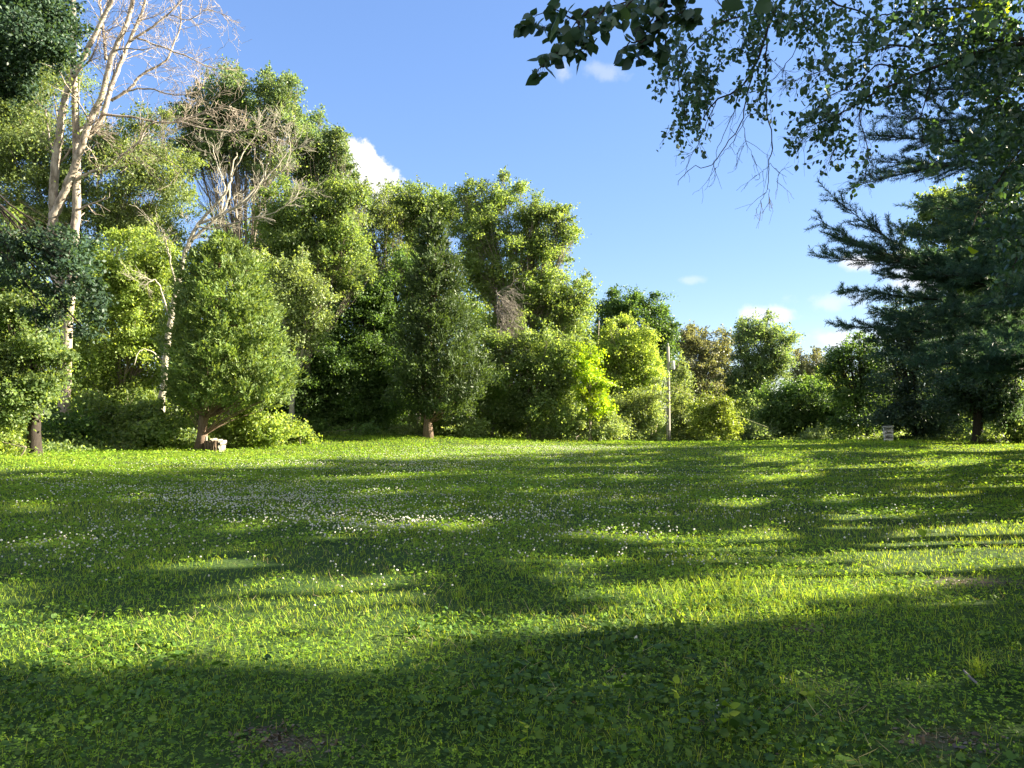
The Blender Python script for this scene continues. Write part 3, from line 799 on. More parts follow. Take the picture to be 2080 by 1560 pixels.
# ---- broadleaf trees: (name, label, D, base px, lobes, leaf material, bark, options)
TREES = [
 ('linden_tree', 'bright green leafy tree at far left with layered drooping boughs and a thick brown trunk', 27, 72,
  [(20, 700, 90, 45), (70, 640, 70, 45), (45, 775, 85, 24, -1), (15, 745, 90, 22, -.6), (5, 600, 70, 60), (20, 830, 60, 25, -.8), (-60, 700, 90, 90), (-70, 560, 90, 80), (60, 715, 70, 22, -1.2), (-30, 480, 60, 60), (20, 800, 80, 16, -1.2), (85, 780, 45, 12, -1.2), (10, 860, 50, 22, 1)], 'leaf_mid', 'bark_dark', dict(leaf=.14, trunk_r=.26, clump=.5, flat=.4, up=.9, seed=31, hfork=.05)),
 ('oak_tree', 'oak with leaves coloured dark blue green for shade and crooked black limbs hanging into the upper left corner', 19, -190,
  [(60, 60, 90, 55), (10, 130, 60, 40), (115, 110, 40, 22), (80, 15, 60, 36), (10, 20, 60, 50), (60, 490, 50, 24), (130, 500, 56, 26), (30, 545, 40, 24), (150, 548, 40, 26), (115, 592, 40, 26), (190, 600, 24, 26), (200, 640, 18, 24), (95, 640, 30, 18), (165, 672, 18, 16), (-60, 80, 90, 80), (-80, 520, 90, 70), (15, 180, 36, 18)], 'leaf_oak_shaded', 'bark_dark', dict(leaf=.12, trunk_r=.035, clump=.36, cov=.8, sat=2, seed=32, fork=.5, limbs=.2, brmax=.015, hfork=.1, fz=1.15)),
 ('maple_tree', 'yellow green young maple between the pale trunks and the round cedar', 38.5, 250,
  [(275, 530, 75, 55), (300, 590, 60, 50), (215, 610, 60, 55), (270, 670, 70, 55), (220, 720, 70, 50), (190, 780, 60, 45), (290, 760, 60, 50), (330, 690, 40, 60), (240, 820, 80, 40), (160, 690, 40, 60), (200, 540, 40, 40)], 'leaf_bright', 'bark_grey', dict(leaf=.16, seed=33)),
 ('locust_tree', 'thin olive leaved tree with sky showing through behind the bare pale limbs', 45, 215,
  [(40, 280, 80, 80), (120, 330, 70, 70), (200, 300, 60, 50), (270, 320, 80, 50), (330, 370, 70, 55), (230, 420, 90, 50), (60, 420, 90, 70), (20, 200, 70, 70), (350, 440, 50, 50), (100, 480, 90, 40), (-40, 330, 70, 110), (290, 470, 70, 40), (90, 140, 60, 60), (300, 250, 40, 26)], 'leaf_olive', 'bark_grey', dict(leaf=.15, cov=.62, clump=.7, seed=34, trunk_r=.2)),
 ('ash_tree', 'feathery blue green ash rising highest left of centre behind the dead twigs', 49, 505,
  [(445, 185, 50, 42), (500, 220, 60, 50), (560, 185, 38, 34), (575, 225, 30, 40), (530, 260, 60, 40), (440, 255, 60, 45), (400, 310, 50, 40), (480, 310, 60, 50), (400, 240, 30, 30), (520, 330, 60, 50), (465, 150, 18, 18), (545, 160, 14, 14)], 'leaf_blue', 'bark_grey', dict(leaf=.18, clump=.65, seed=35, trunk_r=.25, cov=.72, limbs=1.3)),
 ('ash_tree', 'slimmer blue green ash standing left of the white cloud', 52, 640,
  [(625, 245, 28, 26), (650, 285, 36, 32), (685, 290, 18, 24), (640, 330, 55, 42), (690, 330, 26, 24), (600, 330, 40, 40), (660, 380, 60, 40), (715, 385, 26, 26), (600, 270, 18, 18)], 'leaf_blue', 'bark_grey', dict(leaf=.18, clump=.6, seed=36, trunk_r=.22, cov=.72, limbs=1.3)),
 ('elm_tree', 'broad bright green elm right of the dead twigs and under the white cloud', 45, 622,
  [(640, 410, 75, 48), (700, 420, 45, 40), (600, 470, 70, 55), (670, 485, 65, 55), (560, 520, 50, 60), (620, 545, 60, 45), (700, 530, 40, 60), (560, 420, 40, 40), (680, 580, 40, 40), (720, 470, 26, 36), (540, 600, 40, 60)], 'leaf_mid', 'bark_grey', dict(leaf=.17, seed=37, trunk_r=.24, cov=.72, limbs=1.3)),
 ('hackberry_tree', 'grey green tree with drooping twiggy branch ends right of the round cedar', 40, 588,
  [(610, 580, 50, 45), (640, 620, 40, 40), (590, 640, 40, 50), (645, 665, 26, 28), (570, 580, 40, 60), (610, 700, 26, 26)], 'leaf_grey', 'bark_bleached', dict(leaf=.15, cov=.6, seed=38, limbs=1.2, brmax=.02)),
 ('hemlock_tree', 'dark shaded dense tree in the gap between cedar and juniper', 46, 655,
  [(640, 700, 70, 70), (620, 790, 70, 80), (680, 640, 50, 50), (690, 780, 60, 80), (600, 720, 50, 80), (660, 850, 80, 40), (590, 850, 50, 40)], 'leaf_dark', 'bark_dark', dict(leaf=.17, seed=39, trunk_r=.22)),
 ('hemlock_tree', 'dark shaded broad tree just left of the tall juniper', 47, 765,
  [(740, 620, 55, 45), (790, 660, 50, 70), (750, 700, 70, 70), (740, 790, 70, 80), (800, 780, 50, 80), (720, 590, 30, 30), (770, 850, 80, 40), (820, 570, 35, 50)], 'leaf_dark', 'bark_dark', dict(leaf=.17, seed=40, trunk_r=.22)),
 ('walnut_tree', 'open grey limbed tree with thin foliage and sky gaps left of the juniper top', 53, 770,
  [(760, 410, 40, 34), (735, 450, 40, 36), (790, 450, 30, 36), (730, 520, 30, 40), (800, 500, 24, 30), (770, 560, 40, 20)], 'leaf_olive', 'bark_grey', dict(leaf=.17, cov=.55, seed=41, limbs=2, clump=.55)),
 ('poplar_tree', 'light green tree directly behind the juniper top', 55, 850,
  [(850, 405, 45, 36), (830, 450, 50, 45), (880, 440, 40, 45), (835, 520, 35, 60), (850, 590, 40, 60), (900, 410, 26, 22)], 'leaf_mid', 'bark_grey', dict(leaf=.19, seed=42, cov=.72, limbs=1.3)),
 ('cottonwood_tree', 'tallest wide bright green tree right of the juniper with an uneven top', 51, 1062,
  [(960, 410, 45, 36), (1020, 405, 45, 38), (1080, 430, 45, 36), (1125, 450, 42, 30), (1150, 480, 30, 22), (990, 470, 60, 50), (1060, 500, 60, 50), (1115, 510, 42, 36), (1020, 560, 60, 50), (1090, 580, 50, 50), (1130, 590, 40, 40), (1160, 620, 30, 40), (1060, 640, 60, 50), (1140, 660, 46, 40), (960, 540, 40, 50), (1175, 575, 24, 20), (1195, 610, 16, 24), (1165, 690, 26, 30)], 'leaf_mid', 'bark_grey', dict(leaf=.17, seed=43, trunk_r=.28, cov=.72, limbs=1.3)),
 ('boxelder_tree', 'low bright green tree filling the edge between juniper and yellow tree', 46, 1075,
  [(1010, 790, 50, 60), (1060, 760, 60, 55), (1110, 720, 55, 50), (1120, 790, 50, 50), (1070, 830, 70, 40), (1000, 850, 50, 35), (1140, 840, 40, 40), (1050, 700, 40, 40), (980, 720, 30, 40), (1150, 760, 26, 36), (1100, 865, 60, 22)], 'leaf_mid', 'bark_grey', dict(leaf=.16, seed=44)),
 ('golden_tree', 'small glowing yellow leaved tree between the green trees left of the utility pole', 45, 1198,
  [(1180, 715, 15, 20), (1200, 728, 17, 22), (1186, 762, 20, 24), (1212, 776, 18, 24), (1204, 815, 24, 24), (1228, 832, 15, 18), (1185, 800, 16, 22)], 'leaf_yellow', 'bark_grey', dict(leaf=.15, clump=.42, seed=45, trunk_r=.1)),
 ('vine_covered_tree', 'dark green vine draped tree rising behind the rounded green tree by the pole', 62, 1290,
  [(1250, 625, 36, 26), (1320, 620, 30, 26), (1280, 660, 55, 40), (1340, 665, 26, 40), (1240, 680, 36, 50), (1300, 720, 55, 50), (1345, 730, 22, 60), (1230, 740, 30, 50), (1290, 600, 22, 12)], 'leaf_dark', 'bark_dark', dict(leaf=.2, seed=46, trunk_r=.25)),
 ('mulberry_tree', 'rounded bright green tree just left of the utility pole', 53, 1282,
  [(1275, 675, 36, 30), (1240, 710, 32, 32), (1305, 710, 34, 34), (1270, 740, 45, 36), (1320, 755, 24, 36), (1235, 770, 30, 40), (1285, 790, 45, 36), (1255, 820, 40, 30)], 'leaf_bright', 'bark_grey', dict(leaf=.17, clump=.55, seed=47)),
 ('brown_leaved_tree', 'thin brownish tree behind the pole with a see through crown', 68, 1412,
  [(1390, 690, 36, 26), (1425, 705, 36, 30), (1400, 745, 40, 36), (1450, 740, 26, 36), (1440, 790, 36, 36), (1380, 770, 24, 50), (1470, 700, 16, 26)], 'leaf_brown', 'bark_grey', dict(leaf=.2, cov=.62, seed=48, limbs=1.6)),
 ('poplar_tree', 'airy green tree with two rounded tops standing alone on the skyline right of the pole', 70, 1522,
  [(1515, 680, 32, 26), (1545, 670, 26, 24), (1585, 685, 26, 28), (1555, 715, 40, 30), (1500, 720, 30, 34), (1590, 720, 18, 26), (1535, 755, 36, 26), (1490, 770, 40, 36), (1575, 755, 20, 20), (1520, 800, 50, 40)], 'leaf_blue', 'bark_dark', dict(leaf=.2, seed=49, trunk_r=.22, limbs=1.6, clump=.6, cov=.75)),
 ('dogwood_tree', 'dark low spreading tree at mid right between the yellow shrub and the hive', 56, 1632,
  [(1590, 820, 40, 40), (1640, 815, 46, 36), (1690, 830, 36, 36), (1565, 855, 36, 34), (1620, 865, 55, 26), (1680, 870, 40, 24), (1720, 850, 24, 40)], 'leaf_dark', 'bark_dark', dict(leaf=.19, seed=50)),
 ('young_maple_tree', 'small fresh green tree top showing above the dark low tree left of the hive', 58, 1675,
  [(1690, 770, 28, 20), (1655, 785, 26, 20), (1715, 785, 22, 18), (1680, 800, 46, 20)], 'leaf_bright', 'bark_grey', dict(leaf=.19, seed=51, clump=.45)),
 ('far_brown_tree', 'small pale brown feathery tree on the skyline left of the twisted tree', 80, 1640,
  [(1630, 735, 26, 20), (1660, 735, 22, 22), (1645, 760, 30, 20), (1615, 755, 14, 18)], 'leaf_brown', 'bark_grey', dict(leaf=.22, cov=.5, seed=52, limbs=2, clump=.5)),
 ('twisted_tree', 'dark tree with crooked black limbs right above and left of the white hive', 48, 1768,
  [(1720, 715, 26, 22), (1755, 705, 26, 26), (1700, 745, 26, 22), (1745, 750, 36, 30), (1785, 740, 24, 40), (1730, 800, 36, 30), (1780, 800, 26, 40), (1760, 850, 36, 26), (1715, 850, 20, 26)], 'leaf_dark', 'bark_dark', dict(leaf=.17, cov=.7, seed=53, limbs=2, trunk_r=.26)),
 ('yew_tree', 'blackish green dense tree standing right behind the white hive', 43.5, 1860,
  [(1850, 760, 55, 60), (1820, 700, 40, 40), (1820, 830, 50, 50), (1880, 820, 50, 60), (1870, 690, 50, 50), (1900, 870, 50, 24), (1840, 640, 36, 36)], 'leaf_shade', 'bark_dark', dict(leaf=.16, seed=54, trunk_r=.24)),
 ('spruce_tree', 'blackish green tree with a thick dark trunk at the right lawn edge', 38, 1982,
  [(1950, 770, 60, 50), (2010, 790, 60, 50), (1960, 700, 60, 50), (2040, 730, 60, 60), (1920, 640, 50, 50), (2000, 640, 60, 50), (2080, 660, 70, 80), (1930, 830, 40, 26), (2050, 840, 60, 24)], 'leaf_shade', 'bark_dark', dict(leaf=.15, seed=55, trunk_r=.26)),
 ('sunlit_maple_tree', 'yellow green maple crown glimpsed between the pine boughs at right', 31, 2150,
  [(1920, 425, 46, 34), (1960, 400, 36, 30), (1900, 470, 40, 30), (1960, 480, 50, 50), (2020, 440, 50, 60), (2010, 540, 60, 60), (1940, 550, 50, 40), (2080, 520, 60, 100)], 'leaf_mid', 'bark_dark', dict(leaf=.15, seed=56, trunk_r=.22)),
]
for (nm, lab, D, bx, lobes, lm, bm, kw) in TREES:
    tree(nm, lab, D, bx, lobes, lm, bm, **kw)

# ---- shrubs along the lawn's edge
SHRUBS = [
 ('leafy_shrub', 'bright yellow green shrub growing behind the stone crate under the cedar', 35, 545, [(480, 870, 36, 30), (530, 860, 40, 30), (560, 875, 30, 26), (500, 895, 60, 14), (450, 860, 20, 24)], 'leaf_bright', dict(leaf=.16, seed=61)),
 ('leafy_shrub', 'low yellow green shrub trailing right from the cedar along the lawn edge', 37, 610, [(590, 880, 24, 18), (620, 888, 26, 12), (575, 895, 40, 8)], 'leaf_bright', dict(leaf=.16, seed=62, clump=.35)),
 ('broad_leaved_shrub', 'mid green shrub between the linden trunk and the leaning dead trunk', 34, 235, [(190, 850, 50, 40), (250, 845, 55, 36), (300, 855, 40, 36), (220, 885, 70, 22), (330, 870, 40, 30), (290, 890, 60, 18)], 'leaf_mid', dict(leaf=.17, seed=63)),
 ('broad_leaved_shrub', 'dark green shrub at the foot of the pale trunks', 32, 130, [(130, 870, 45, 36), (100, 895, 50, 22), (160, 895, 50, 20), (185, 905, 40, 12)], 'leaf_dark', dict(leaf=.16, seed=64)),
 ('white_edged_shrub', 'small pale leaved shrub in the bottom left of the wood edge beside the lawn', 26, 12, [(10, 900, 26, 22), (-20, 890, 40, 40), (30, 915, 22, 10), (-60, 900, 40, 40)], 'leaf_bright', dict(leaf=.12, seed=65, clump=.3)),
 ('undergrowth_shrub', 'dark low shrub on the shaded bank left of the juniper trunk', 44.5, 650, [(640, 885, 40, 16), (690, 878, 40, 18), (730, 875, 40, 16)], 'leaf_dark', dict(leaf=.16, seed=66, clump=.4)),
 ('undergrowth_shrub', 'light green leafy shrub right behind the juniper trunk', 44, 900, [(830, 868, 28, 20), (910, 865, 36, 24), (960, 870, 36, 20), (880, 880, 40, 10)], 'leaf_grey', dict(leaf=.16, seed=67, clump=.45)),
 ('undergrowth_shrub', 'light green shrub in front of the yellow tree at the lawn edge', 45.5, 1180, [(1150, 868, 36, 22), (1195, 875, 30, 20), (1230, 870, 30, 26), (1100, 880, 40, 12)], 'leaf_grey', dict(leaf=.16, seed=68, clump=.45)),
 ('grey_leaved_shrub', 'tall grey green shrub left of the utility pole behind the guy wires', 51, 1290, [(1260, 850, 34, 34), (1300, 830, 30, 34), (1280, 880, 45, 20), (1325, 860, 24, 36), (1245, 885, 30, 14), (1330, 810, 18, 30)], 'leaf_grey', dict(leaf=.17, seed=69, clump=.5)),
 ('grey_leaved_shrub', 'pale green upright shrub immediately right of the utility pole', 57, 1385, [(1380, 800, 22, 36), (1395, 850, 28, 36), (1375, 870, 24, 30), (1405, 885, 30, 16), (1378, 750, 14, 24)], 'leaf_grey', dict(leaf=.18, seed=70, clump=.5)),
 ('yellow_green_shrub', 'bright yellow green shrub right of the pole at the lawn edge', 52, 1450, [(1450, 825, 28, 26), (1425, 850, 26, 26), (1470, 850, 24, 26), (1445, 880, 36, 16), (1490, 878, 20, 16)], 'leaf_lime', dict(leaf=.17, seed=71, clump=.45)),
 ('hydrangea_shrub', 'small shrub with pale cream clusters on the lawn edge left of the hive', 47, 1655, [(1638, 889, 14, 9), (1668, 890, 14, 9), (1655, 880, 18, 10)], 'leaf_grey', dict(leaf=.16, seed=72, clump=.22, cov=.7, stems=1)),
 ('dark_shrub', 'dark shrub at the lawn edge right of the yellow green shrub', 54, 1545, [(1530, 875, 26, 18), (1560, 880, 30, 14), (1500, 885, 16, 10)], 'leaf_blue', dict(leaf=.18, seed=73, clump=.4)),
 ('dark_shrub', 'dark green shrub on the far right edge of the lawn beside the thick dark trunk', 37, 2060, [(2050, 885, 30, 14), (2090, 880, 40, 20), (2015, 890, 20, 8)], 'leaf_mid', dict(leaf=.14, seed=74, clump=.3)),
]
for (nm, lab, D, bx, lobes, lm, kw) in SHRUBS:
    tree(nm, lab, D, bx, lobes, lm, 'bark_grey', cat='shrub', sat=2, stems=kw.pop('stems', 3), trunk_r=.03, fork=.2, names=('stems', 'foliage'), **kw)

# ---- tangle of dead grey branches right of the juniper
def brush():
    rng = np.random.default_rng(77); D = 46.3
    B = base_at(1010, D)
    root = thing('dead_juniper', 'brown leafless tangle of dead branches between the juniper and the bright green trees', 'tree', B)
    g = Geo()
    P = px_path([(1000, 890), (1005, 800), (1010, 720), (1012, 640), (1008, 590)], D, rng)
    g.tube(P, np.linspace(.11, .03, len(P)), 7)
    for k in range(70):
        i = rng.integers(len(P) // 2 - 2, len(P) - 1)
        d = np.array([rng.uniform(.0, 1.3), rng.normal() * .5, rng.uniform(-.8, .7)])
        twigs(g, P[i], d, rng.uniform(.8, 1.5), .018, 2, rng, -.1, .6, (3, 6), .007)
    g.build('trunk', MATS['twig'], root, B, smooth=True)
brush()

# ------------------------------------------------------------------ big pine at the right
def pine():
    rng = np.random.default_rng(81); D = 20.0
    B = base_at(2190, D)
    root = thing('pine_tree', 'large blue green pine at right with long feathery boughs reaching over the lawn', 'tree', B)
    tg = Geo(); ng = Geo()
    T = wob(B - [0, 0, .2], B + np.array([.2, .3, 19]), 20, .015, rng)
    tg.tube(T, np.linspace(.34, .06, 20), 12)
    spec = []
    # (tip px, tip py, root py, tip depth, upturn)
    for (tx, ty, ry, dD, cu) in [(1800, 235, 215, 1, .04), (1770, 275, 270, -1, .03), (1738, 378, 330, 0, -.05), (1800, 330, 330, 1.5, .0), (1662, 446, 560, -.6, .10), (1690, 398, 570, .2, .12), (1700, 480, 560, -.3, .06),
                                 (1668, 524, 570, .6, -.02), (1790, 560, 600, 1.5, 0), (1714, 588, 650, -.4, -.01), (1708, 664, 700, .4, -.01), (1780, 640, 680, 2, 0), (1830, 470, 480, 2, .05),
                                 (1850, 180, 150, 0, .03), (1900, 120, 90, -1, .03), (1780, 720, 720, 1.2, 0), (1860, 740, 740, -2, 0), (1900, 640, 640, -3, 0), (1920, 560, 560, -3.4, 0), (1930, 460, 460, -3.4, 0),
                                 (1960, 700, 690, -4, 0), (2000, 620, 600, -5, 0), (1980, 380, 350, -4, 0), (2040, 480, 470, -5, 0), (1830, 600, 640, 3, 0), (1860, 420, 430, 3.5, 0), (1900, 700, 700, 3, 0), (1890, 520, 530, 3.5, 0), (1960, 760, 740, -2, 0),
                                 (2000, 300, 280, -4, 0), (2040, 700, 690, -6, 0), (1940, 300, 280, 3, 0), (2060, 560, 560, -6, 0)]:
        rt = at(2190, ry, D); h = rt[2]
        r0 = T[int(np.clip(np.interp(h, T[:, 2], np.arange(20)), 0, 19))].copy(); r0[2] = h
        spec.append((r0, at(tx, ty, D + dD), cu))
    for k in range(26):                                                # boughs on the far and off-frame sides
        h = rng.uniform(3.5, 18); a = rng.uniform(-1.2, 1.9)
        r0 = T[int(np.clip(np.interp(h, T[:, 2], np.arange(20)), 0, 19))].copy(); r0[2] = h
        ln = 5.0 * (1 - h / 24)
        spec.append((r0, r0 + np.array([math.cos(a), math.sin(a), -.05]) * ln, .02))
    NP = []; NU = []
    for r0, tip, cu in spec:
        n = 16
        P = wob(r0, tip, n, .035, rng, sag=-cu)
        ax = unit(tip - r0); L = np.linalg.norm(tip - r0)
        tg.tube(P, np.linspace(.045, .008, n), 6, cap=False)
        lat = unit(np.cross(ax, [0, 0, 1.0])); upv = np.cross(lat, ax)
        nb = int(L / .115)
        for b in range(nb):
            t = .12 + .88 * (b + rng.random()) / nb
            i = min(int(t * (n - 1)), n - 2); q = P[i] + (P[i + 1] - P[i]) * (t * (n - 1) - i)
            s = 1 if b % 2 else -1
            ln = (.32 + 1.05 * (1 - t) ** .8 * min(1, t * 3)) * rng.uniform(.5, 1.2)
            d = unit(ax * .8 + lat * s * rng.uniform(.25, .9) + upv * rng.uniform(-.35, .5))
            e = q + d * ln + np.array([0, 0, .06 * ln])
            if proj(q[None])[0][0] < 2090 or not blocks_light(np.array([q, (q + e) / 2, e]), rng, True).any(): tg.tube(np.array([q, (q + e) / 2 + rng.normal(size=3) * .03, e]), [.012, .008, .004], 3, cap=False)
            subs = [(q, e)]
            for w in range(int(ln / .22)):
                a0 = q + (e - q) * rng.uniform(.25, .95)
                dd = unit(d + lat * rng.choice([-1, 1]) * .7 + upv * rng.uniform(-.3, .4))
                subs.append((a0, a0 + dd * rng.uniform(.15, .38)))
            for (a0, a1) in subs:
                ll = np.linalg.norm(a1 - a0); m = max(2, int(ll * .9 / .05))
                tt = np.linspace(.2, 1.0, m)[:, None]
                NP.append(np.repeat(a0 + (a1 - a0) * tt, 9, 0)); NU.append(np.repeat(np.broadcast_to(unit(a1 - a0), (m, 3)), 9, 0))
    NP = np.concatenate(NP); NU = np.concatenate(NU)
    vx, vy = proj(NP)
    ok = ~blocks_light(NP, rng, True) | ((vx < 2090) & (vy > -20)); NP = NP[ok]; NU = NU[ok]; n = len(NP)
    U = NU * .75 + unit(rng.normal(size=(n, 3))) * .75 + np.array([0, 0, .1])
    M = frames(U, rng.normal(size=(n, 3))) * (.13 * rng.uniform(.7, 1.25, n))[:, None, None]
    ng.inst(*NEEDLE, M, NP)
    tg.build('trunk', MATS['bark_dark'], root, B, smooth=True)
    ng.build('needles', MATS['leaf_pine'], root, B)
    print('pine needles', n)
pine()

# ------------------------------------------------------------------ near overhanging trees (trunks stand outside the frame)
def leaf_cluster(lg, tg, path, rad, n, size, rng, tmpl, droop, pet=.06, up=.35):
    """leaves on short petioles along a twig"""
    i = rng.integers(0, len(path), n)
    q = path[i] + rng.normal(size=(n, 3)) * rad
    U = rng.normal(size=(n, 3)) * .8; U[:, 2] -= droop
    Nn = rng.normal(size=(n, 3)) * .75 + np.array([0, 0, up])
    M = frames(U, Nn) * (size * rng.uniform(.55, 1.2, n))[:, None, None]
    lg.inst(*tmpl, M, q)

def redbud():
    rng = np.random.default_rng(91); D = 4.3
    B = np.array([3.9, 0.3, gz1(3.9, .3)])
    root = thing('redbud_tree', 'branch of large dark heart shaped leaves hanging in at the top centre', 'tree', B)
    tg = Geo(); lg = Geo()
    fork = B + np.array([-.2, .2, 3.4])
    tg.tube(wob(B - [0, 0, .1], fork, 8, .04, rng), np.linspace(.12, .08, 8), 10)
    st = at(1440, -60, D)
    tg.tube(wob(fork, st, 10, .05, rng, sag=.08), np.linspace(.06, .013, 10), 7)
    br = [([(1440, -60), (1360, -25), (1270, 5), (1200, 25), (1150, 60), (1100, 58), (1060, 55)], 40, .2),
          ([(1200, 25), (1160, 35), (1120, 20), (1090, 30)], 16, .1), ([(1180, 40), (1165, 80), (1130, 105), (1105, 130), (1088, 150)], 24, -.1), ([(1230, 15), (1205, 60), (1185, 85)], 15, 0), ([(1165, 70), (1190, 95), (1160, 110)], 14, -.1),
          ([(1400, -40), (1345, 10), (1320, 50), (1305, 90), (1290, 118)], 36, .15), ([(1330, 45), (1355, 30), (1400, 25), (1415, 30)], 26, .1), ([(1330, 60), (1350, 75), (1345, 105), (1335, 110)], 14, .1), ([(1310, 85), (1280, 85), (1262, 108)], 6, 0),
          ([(1300, -10), (1260, 25), (1225, 50)], 22, -.2), ([(1400, -30), (1340, -10), (1300, 30)], 26, .3), ([(1420, -40), (1390, 10), (1370, 40)], 20, .2)]
    for pts, n, dep in br:
        n = int(n * 1.45)
        P = px_path(pts, D, rng, dep, .006)
        tg.tube(P, np.linspace(.007, .002, len(P)), 5, cap=False)
        i = rng.integers(1, len(P), n)
        q = P[i]
        U = rng.normal(size=(n, 3)) * np.array([.7, .7, .4]) + np.array([-.25, 0, -.45]); U = unit(U)
        off = unit(rng.normal(size=(n, 3)) + np.array([-.2, 0, -.3])) * rng.uniform(.02, .06, n)[:, None]
        for k in range(n): tg.tube(np.array([q[k], q[k] + off[k]]), [.0014, .001], 3, cap=False)
        Nn = rng.normal(size=(n, 3)) * .8 + np.array([0, -.5, .5])
        M = frames(U, Nn) * (.074 * rng.uniform(.6, 1.2, n))[:, None, None]
        lg.inst(*HEART, M, q + off)
    # the rest of its crown, above and to the right of the frame
    for k in range(9):
        e = at(rng.uniform(1500, 2500), rng.uniform(-900, -250), rng.uniform(2.5, 5))
        P = wob(fork, e, 8, .08, rng, sag=.05); tg.tube(P, np.linspace(.04, .005, 8), 5, cap=False)
        leaf_cluster(lg, tg, P[3:], .35, 130, .11, rng, HEART, .6)
    tg.build('trunk', MATS['bark_dark'], root, B, smooth=True)
    lg.build('leaves', MATS['leaf_large'], root, B)
redbud()

def hanging_tree():
    rng = np.random.default_rng(92); D = 7.2
    B = np.array([8.2, 4.2, gz1(8.2, 4.2)])
    root = thing('pear_tree', 'small leaved hanging branch ending in bare dead twigs against the blue sky', 'tree', B)
    tg = Geo(); lg = Geo()
    fork = B + np.array([-.3, .3, 4.6])
    tg.tube(wob(B - [0, 0, .1], fork, 8, .03, rng), np.linspace(.2, .14, 8), 10)
    st = at(1690, -90, D)
    tg.tube(wob(fork, st, 10, .05, rng, sag=.05), np.linspace(.09, .035, 10), 7)
    limb = [([(1690, -90), (1630, -30), (1575, 20), (1560, 60), (1535, 130), (1500, 180), (1455, 205), (1425, 245)], .03, .008, 0),
            ([(1575, 20), (1560, 60), (1555, 110), (1555, 160), (1560, 230), (1568, 290), (1562, 340), (1560, 385)], .018, .004, .3),
            ([(1560, 385), (1548, 405), (1535, 426)], .004, .002, 0), ([(1560, 385), (1566, 430)], .004, .002, 0),
            ([(1535, 130), (1515, 200), (1505, 250), (1470, 300), (1445, 335), (1400, 345), (1378, 376)], .012, .003, -.2),
            ([(1455, 205), (1435, 250), (1415, 300), (1395, 320), (1382, 332)], .008, .002, .1), ([(1500, 180), (1490, 230), (1460, 300), (1448, 340)], .008, .002, .2),
            ([(1530, 230), (1515, 240), (1490, 285), (1470, 310), (1455, 340), (1446, 345)], .006, .002, 0), ([(1510, 245), (1515, 280), (1530, 318)], .005, .002, 0), ([(1516, 285), (1495, 315)], .004, .002, 0),
            ([(1630, -30), (1632, 60), (1625, 85), (1590, 140), (1565, 165)], .010, .003, .4), ([(1625, 85), (1650, 105), (1660, 125)], .006, .002, 0), ([(1575, 20), (1480, 40), (1430, 70), (1385, 120), (1380, 180), (1395, 250)], .014, .004, -.3),
            ([(1480, 40), (1455, -10), (1450, -40)], .01, .006, 0), ([(1555, 110), (1600, 150)], .004, .002, 0), ([(1562, 330), (1580, 350), (1578, 370)], .004, .002, 0), ([(1562, 335), (1545, 350), (1530, 360)], .004, .002, 0),
            ([(1640, -40), (1700, 10), (1760, 30), (1790, 70)], .02, .006, .3)]
    for pts, r0, r1, dep in limb:
        P = px_path(pts, D, rng, dep, .006)
        tg.tube(P, np.linspace(r0 * .55, r1 * .75, len(P)), 6, cap=False)
        for k in range(4):
            i = rng.integers(2, len(P) - 1)
            twigs(tg, P[i], unit(P[i + 1] - P[i]) + rng.normal(size=3) * .45 + np.array([0, 0, -.4]), rng.uniform(.10, .3), .003, 1, rng, -.03, .8, (1, 3), .0014)
    for (p, q, rx, ry, n) in [(1385, 150, 40, 50, 300), (1375, 85, 28, 40, 80), (1400, 225, 26, 34, 160), (1390, 262, 20, 16, 30), (1368, 267, 14, 7, 12), (1412, 292, 7, 7, 7), (1430, 160, 28, 40, 160), (1440, 60, 55, 26, 130), (1510, 30, 60, 30, 200), (1570, 20, 50, 30, 190),
                              (1530, 90, 34, 30, 120), (1525, 165, 24, 40, 80), (1500, 185, 16, 20, 30), (1540, 210, 18, 22, 24), (1620, 30, 36, 30, 150), (1640, 80, 20, 20, 40), (1550, 225, 10, 12, 16), (1600, 75, 10, 16, 12), (1480, 110, 30, 24, 50), (1690, 20, 40, 30, 120), (1730, 60, 40, 30, 100)]:
        nt = max(2, n // 10)
        for k in range(nt):
            c = at(p + rng.normal() * rx * .55, q + rng.normal() * ry * .55, D + rng.normal() * .25)
            e = c + np.array([rng.normal() * .06, rng.normal() * .08, -rng.uniform(.06, .16)])
            P = wob(c + np.array([.02, 0, .05]), e, 5, .08, rng)
            tg.tube(P, np.linspace(.003, .0014, 5), 3, cap=False)
            leaf_cluster(lg, tg, P, .025, max(3, int(1.6 * n) // nt), .056, rng, OVATE, .7)
    for k in range(10):
        e = at(rng.uniform(1700, 2600), rng.uniform(-900, -200), rng.uniform(5.5, 9))
        P = wob(fork, e, 8, .08, rng, sag=.05); tg.tube(P, np.linspace(.05, .005, 8), 5, cap=False)
        X = P[rng.integers(3, 8, 420)] + rng.normal(size=(420, 3)) * .45
        X = X[~blocks_light(X, rng)]
        scatter_leaves(lg, X, .09, rng, OVATE)
    tg.build('trunk', MATS['bark_dark'], root, B, smooth=True)
    lg.build('leaves', MATS['leaf_near'], root, B)
hanging_tree()

